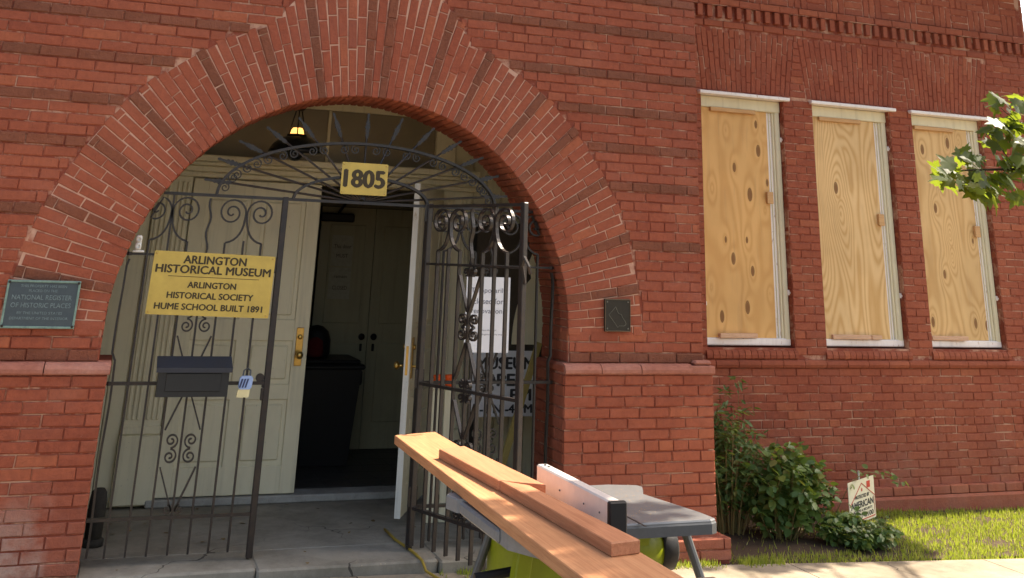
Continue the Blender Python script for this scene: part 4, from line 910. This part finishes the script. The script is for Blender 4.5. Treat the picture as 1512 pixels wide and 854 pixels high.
# ------------------------------------------------------------------ yard sign
YC = Vector((4.235, .555, .065)); yr = R(30); yt = R(0)
def FY(u, w, z):
    z2 = z; u2 = u*math.cos(yt)-z2*math.sin(yt); z2 = u*math.sin(yt)+z2*math.cos(yt)
    return YC+Vector((u2*math.cos(yr)+w*math.sin(yr)*-1, u2*math.sin(yr)+w*math.cos(yr), z2))
YS = thing('security_yard_sign', 'small cream alarm company yard sign with a red house outline by the shrub', 'sign', (4.215, .5, gz(4.2)))
plate(YS, FY, rect(-.25, .25, -.145, .145, .006), .004, 'sign_board', 'board')
for p in ([(-.242, -.02), (0, .118), (.242, .01)], [(.228, .005), (.228, -.128), (-.2, -.128)]): MB().strip(p, .0055, .002, lambda u, w, z: FY(u, w-.006, z)).build('house_outline', 'sign_red', YS)
m = MB(); m.prism(rect(.10, .165, .075, .12), FY, -.0062, -.0048); m.build('chimney', 'sign_red', YS); m = MB(); m.prism(rect(-.010, .010, .062, .082), FY, -.0062, -.0048); m.build('dot', 'sign_red', YS)
for body, h, z, w, u in (('PROTECTED BY', .024, .030, .28, .0), ('AMERICAN', .044, -.022, .43, -.005), ('ALARMS & SECURITY', .016, -.064, .37, .0), ('1-8100', .032, -.100, .23, .085)): text('lettering', body, h, u, z, FY, 'ink', YS, w, .06, .0015, w=-.004)
m = MB(); m.tube([FY(.0, .012, .20), FY(0, .012, -.26)], .008, 8); m.build('stake', 'white_plastic', YS)

# ------------------------------------------------------------------ plants
def leafset(name, parent, pos, nrm, up, size, shape, mat):
    """many single leaves: shape is a list of (u,v,w) points fanned from the first"""
    pos, nrm, up = (np.asarray(a, float) for a in (pos, nrm, up)); n = len(pos)
    nrm /= np.linalg.norm(nrm, axis=1, keepdims=True)+1e-9
    up = up-nrm*(up*nrm).sum(1, keepdims=True); up /= np.linalg.norm(up, axis=1, keepdims=True)+1e-9
    side = np.cross(up, nrm); sh = np.asarray(shape, float); k = len(sh)
    V = pos[:, None]+size[:, None, None]*(side[:, None]*sh[None, :, 0:1]+up[:, None]*sh[None, :, 1:2]+nrm[:, None]*sh[None, :, 2:3])
    V = V.reshape(-1, 3); root = parent
    while root is not None and root.parent is not None: root = root.parent
    if root is not None: V = V-np.array(LOC[root.name])
    tri = np.array([(0, i, i+1) for i in range(1, k-1)]); T = (tri[None]+(np.arange(n)*k)[:, None, None]).reshape(-1, 3)
    me = bpy.data.meshes.new(name); me.vertices.add(len(V)); me.vertices.foreach_set('co', V.astype(np.float32).ravel())
    me.loops.add(T.size); me.loops.foreach_set('vertex_index', T.astype(np.int32).ravel()); me.polygons.add(len(T)); me.polygons.foreach_set('loop_start', np.arange(0, T.size, 3, dtype=np.int32)); me.polygons.foreach_set('loop_total', np.full(len(T), 3, np.int32))
    me.update(calc_edges=True); me.materials.append(M[mat]); o = bpy.data.objects.new(name, me); COL.objects.link(o)
    if parent is not None: o.parent = parent
    return o
LANCE = [(0, 0, 0), (.13, .18, .02), (.17, .42, .02), (.10, .75, -.02), (0, 1, -.10), (-.10, .75, -.02), (-.17, .42, .02), (-.13, .18, .02)]
OVAL = [(0, 0, 0), (.22, .12, .03), (.33, .38, .04), (.26, .70, .0), (0, 1, -.10), (-.26, .70, 0), (-.33, .38, .04), (-.22, .12, .03)]
MAPLE = [(0, .12, 0), (.10, .0, .0), (.34, .06, .03), (.30, .20, .02), (.56, .42, .02), (.36, .50, .0), (.33, .62, .0), (.14, .60, 0), (.10, .78, -.02), (0, 1.0, -.08), (-.10, .78, -.02), (-.14, .60, 0), (-.33, .62, .0), (-.36, .50, .0), (-.56, .42, .02), (-.30, .20, .02), (-.34, .06, .03), (-.10, .0, 0)]
MAPLE = [(0, .35, .03)]+MAPLE[1:]+[MAPLE[1]]
def shrub(name, label, base, n_stem, height, spread, leaf_n, lsize, shape, lmat, lean=(0, 0), droop=.15, stemr=.006):
    b = Vector((*base, gz(base[0])-.035)); root = thing(name, label, 'shrub', tuple(b)); st = MB(); P = []; N = []; U = []; Sz = []
    for i in range(n_stem):
        a = random.uniform(0, 2*PI); rr = spread*math.sqrt(random.random()); h = height*random.uniform(.55, 1.)*(1-.35*(rr/spread)**2)
        s0 = b+Vector((math.cos(a)*rr*.35, math.sin(a)*rr*.30, 0)); e = b+Vector((math.cos(a)*rr+lean[0]*h, math.sin(a)*rr*.72+lean[1]*h, h))
        mid = (s0+e)/2+Vector((random.uniform(-.05, .05), random.uniform(-.05, .05), h*.14)); pts = []
        for k in range(9): t = k/8; pts.append(s0*(1-t)**2+mid*2*t*(1-t)+e*t*t-Vector((0, 0, droop*h*t**4*.4)))
        st.tube(pts, [stemr*(1-.7*k/8) for k in range(9)], 5)
        for j in range(leaf_n):
            t = random.uniform(.12, 1.)**.7; k = min(int(t*8), 7); f = t*8-k; p = pts[k]*(1-f)+pts[k+1]*f
            out = Vector((random.gauss(0, 1), random.gauss(0, 1), random.gauss(.1, .5))).normalized()
            P.append(p+out*random.uniform(0, .05)); U.append(out+Vector((0, 0, -.25))); N.append(Vector((random.gauss(0, .5), random.gauss(-.25, .5), 1))); Sz.append(lsize*random.uniform(.6, 1.25))
    stuff(st.build('stems', 'stem', root)); stuff(leafset('foliage', root, P, N, U, np.array(Sz), shape, lmat))
    return root
shrub('shrub', 'tall leafy shrub with narrow leaves in the corner beside the porch', (3.12, .70), 54, 1.0, .36, 30, .075, LANCE, 'shrub_leaf', stemr=.007)
shrub('shrub', 'wispy brownish plant rising highest against the wing wall', (3.38, .95), 14, 1.36, .24, 24, .062, LANCE, 'shrub_leaf', droop=.5, stemr=.004)
shrub('shrub', 'broad leaved shrub spreading towards the yard sign', (3.50, .55), 46, .76, .38, 40, .070, OVAL, 'broad_leaf', lean=(.10, -.1))
shrub('shrub', 'low vine tangle trailing down to the sidewalk edge', (3.92, .26), 40, .33, .30, 40, .052, OVAL, 'broad_leaf', lean=(.15, -.25), droop=.8)
VN = thing('vine_sprig', 'pale trailing vine sprig reaching over the top of the yard sign', 'vine', (4.1, .45, gz(4.1)))
pts = [Vector(p) for p in ((3.95, .5, .0), (4.08, .48, .20), (4.22, .47, .275), (4.36, .48, .26), (4.52, .50, .21), (4.60, .5, .17))]; m = MB(); m.tube(pts, .003, 5); m.build('stem', 'stem', VN)
P = []; N = []; U = []
for i in range(26): k = random.randrange(1, 5); f = random.random(); P.append(pts[k]*(1-f)+pts[k+1]*f+Vector((random.gauss(0, .015), random.gauss(0, .015), random.gauss(0, .02)))); N.append(Vector((random.gauss(0, .6), random.gauss(-.5, .5), .7))); U.append(Vector((random.gauss(0, 1), random.gauss(0, 1), -.2)))
stuff(leafset('foliage', VN, P, N, U, np.array([.05*random.uniform(.6, 1.2) for _ in P]), OVAL, 'vine_leaf'))
def grass(name, n, region, hmin, hmax, wid, label, mat='grass_blade'):
    P = []; 
    while len(P) < n:
        x, y = region(); P.append((x, y, gz(x)-.034))
    P = np.array(P); h = rng.uniform(hmin, hmax, n); a = rng.uniform(0, 2*PI, n); lean = rng.uniform(.15, .95, n)
    N = np.c_[np.cos(a), np.sin(a), np.zeros(n)+.3]; Up = np.c_[-np.cos(a)*lean*.6+rng.normal(0, .3, n), -np.sin(a)*lean*.6+rng.normal(0, .3, n), np.ones(n)]
    o = leafset(name, None, P, N, Up, h, [(wid, 0, 0), (wid*.8, .5, .03), (0, 1, .16), (-wid*.8, .5, .03), (-wid, 0, 0)], mat); stuff(o); o['label'] = label; o['category'] = 'grass'; return o
def reg_lawn():
    while True:
        x = random.uniform(2.66, 8.6); y = random.uniform(-.75, 1.28)
        if y < swedge(x)+.0: continue
        if x < 4.25 and y > .05 and random.random() < .90: continue
        if x < 4.0 and random.random() < .35: continue
        if math.sin(x*5.1+y*3.7)+math.sin(x*11.3-y*8.9+1.3)+math.sin(y*17+x*2.1) > 1.1 and random.random() < .8: continue
        return x, y
grass('lawn_grass', 34000, reg_lawn, .02, .065, .09, 'sunlit short lawn between the sidewalk and the wing wall')
def reg_weed(): 
    while True:
        x = random.uniform(.62, 3.0); y = random.gauss(-.15, .05)
        if -.30 < y < -.10 and math.sin(x*9)+math.sin(x*23+1) > -.3: return x, y-.0
grass('edge_weeds', 2600, reg_weed, .02, .075, .10, 'thin weeds along the foot of the right pier and sidewalk', 'grass_blade')
lw = grid('lawn_soil', 2.5, 9.5, -.16, 1.35, 14, 1, 'soil', -.012); struct(lw)

# ------------------------------------------------------------------ maple: one branch hangs into the picture, the crown shades the saw and the shrubs
TR = thing('maple_tree', 'maple whose leafy branch hangs into the upper right of the view', 'tree', (6.1, -3.0, gz(6.1)))
tb = Vector((6.1, -3.0, gz(6.1)-.03)); tk = MB()
tk.tube([tb, tb+Vector((.02, .0, .4)), tb+Vector((.08, .03, 1.8)), tb+Vector((.0, .1, 3.4)), tb+Vector((-.2, .2, 5.2)), tb+Vector((-.1, .3, 7.2))], [.27, .20, .17, .15, .11, .05], 14)
trunk = tk.build('trunk', 'bark', TR, True)
CL = []   # crown clumps: centre, radius, leaves
limbs = []
def limb(pts, r0, r1):
    m = MB(); n = len(pts); m.tube(pts, [r0+(r1-r0)*k/(n-1) for k in range(n)], 8); m.build('limb', 'bark', TR, True)
def sunpt(x, y, z, k): v = Vector((x, y, z))+sdir*k; return v
# clumps that stand between the sun and: the shrubs, the near planks and saw, the left pavement
for (x, y, z, k, r, n) in [(3.1, .5, .3, 6.9, .55, 330), (3.7, .25, .2, 6.6, .5, 300), (3.0, .1, .1, 7.3, .5, 240), (4.1, .40, -.1, 6.4, .34, 200), (3.95, .0, -.1, 6.9, .30, 190), (4.12, .10, -.1, 6.6, .28, 170), (4.2, .55, -.1, 6.2, .25, 120),
        (.25, -3.12, .8, 6.2, .30, 75), (.45, -2.78, .8, 6.8, .22, 40), (.15, -2.80, .8, 6.5, .22, 50), (.72, -2.62, .8, 6.4, .20, 22), (.25, -3.5, .8, 6.6, .42, 150), (-.6, -4.3, 0, 7.6, .8, 220), (1.1, -4.6, 0, 7.2, .7, 180)]:
    CL.append((sunpt(x, y, z, k), r, n))
for k in range(14): a = random.uniform(0, 2*PI); rr = random.uniform(.6, 2.2); CL.append((tb+Vector((math.cos(a)*rr+.8, math.sin(a)*rr-3.0, random.uniform(6.2, 8.2))), .75, 260))
P = []; N = []; U = []; Z = []
for c, r, n in CL:
    for i in range(n):
        v = Vector((random.gauss(0, 1), random.gauss(0, 1), random.gauss(0, .7))); v = v.normalized()*r*random.random()**.45
        P.append(c+v); N.append(Vector((random.gauss(0, .45), random.gauss(0, .45), 1))); U.append(Vector((random.gauss(0, 1), random.gauss(0, 1), -.3))); Z.append(.14*random.uniform(.7, 1.2))
    s = tb+Vector((-.1, .2, min(max(c.z-1.2, 3.0), 6.2))); mid = (s+c)/2+Vector((0, 0, .35)); limb([s, (s+mid)/2+Vector((0, 0, .1)), mid, (mid+c)/2, c], .035, .006)
# the branch in view
def vis(px, py, Y):
    d = CF+CR*((px-756)/1514)-CU*((py+149.667)/1514); t = (Y-CAMP.y)/d.y; return CAMP+d*t
BR = [vis(1640, 180, -2.75), vis(1560, 225, -2.65), vis(1500, 250, -2.55), vis(1450, 251, -2.5), vis(1415, 252, -2.48), vis(1385, 255, -2.46)]
limb([tb+Vector((.03, .05, 2.6)), (tb+Vector((.03, .05, 2.9))+BR[0])/2+Vector((0, 0, .25)), BR[0]], .05, .012); limb(BR, .011, .002)
limb([BR[1], vis(1512, 190, -2.6), vis(1478, 160, -2.6)], .006, .002); limb([BR[2], vis(1475, 215, -2.55), vis(1458, 205, -2.55)], .004, .0015)
spots = [(1470, 150, 2), (1490, 160, 2), (1505, 145, 2), (1478, 180, 3), (1495, 185, 3), (1462, 190, 2), (1510, 180, 2), (1485, 200, 2), (1500, 210, 1), (1465, 212, 1), (1440, 232, 2), (1420, 230, 2), (1405, 250, 2), (1388, 255, 2), (1395, 262, 2), (1415, 265, 2), (1425, 250, 1), (1440, 262, 2), (1445, 278, 2), (1465, 260, 2), (1460, 285, 2), (1475, 270, 2), (1490, 265, 2), (1500, 285, 2), (1508, 255, 2), (1480, 235, 2), (1495, 240, 2), (1510, 235, 1), (1530, 200, 4), (1540, 260, 4), (1560, 180, 5)]
for px, py, n in spots:
    for k in range(n*3):
        P.append(vis(px+random.gauss(0, 4), py+random.gauss(0, 4), -2.55+random.gauss(0, .10))); N.append(Vector((random.gauss(.2, .5), random.gauss(-.55, .5), random.uniform(.2, 1.)))); U.append(Vector((random.gauss(0, .7), random.gauss(0, .4), -.55+random.gauss(0, .5)))); Z.append(.095*random.uniform(.65, 1.3))
stuff(leafset('crown', TR, P, N, U, np.array(Z), MAPLE, 'maple_leaf'))
P = []; N = []; U = []; Z = []
for i in range(70):
    x = random.uniform(-1.35, 1.3); y = random.uniform(.35, 1.5) if random.random() < .35 else random.gauss(-.5, .5)
    if y > -.13: z = .004 if -.05 < y else -.2
    else: z = gz(x)+.004
    if z < -.15: continue
    P.append((x, y, z)); N.append((random.gauss(0, .15), random.gauss(0, .15), 1)); U.append((random.gauss(0, 1), random.gauss(0, 1), 0)); Z.append(random.uniform(.02, .05))
mat_leaf('dry_leaf', [(0., (.12, .07, .03)), (1., (.25, .15, .06))], .1, .8); M = MATS
o = stuff(leafset('leaf_litter', None, P, N, U, np.array(Z), OVAL, 'dry_leaf')); o['label'] = 'small dry leaves scattered over the porch floor and sidewalk'; o['category'] = 'leaves'
P = []; N = []; U = []; Z = []
for i in range(2600):
    x = random.gauss(.5, .35); y = random.gauss(-2.5, .28); onT = (.16 < x < .90 and -2.83 < y < -2.16 and not (.38 < x < .50)); 
    if not onT or (x < .34): continue
    P.append((x, y, TZ+.0012)); N.append((random.gauss(0, .2), random.gauss(0, .2), 1)); U.append((random.gauss(0, 1), random.gauss(0, 1), 0)); Z.append(random.uniform(.002, .007))
mat_leaf('sawdust_chip', [(0., (.50, .30, .15)), (1., (.66, .46, .27))], .1, .9); M = MATS
o = stuff(leafset('sawdust', None, P, N, U, np.array(Z), LANCE, 'sawdust_chip')); o['label'] = 'pale sawdust sprinkled over the saw table'; o['category'] = 'sawdust'
print('objects', len(bpy.data.objects))
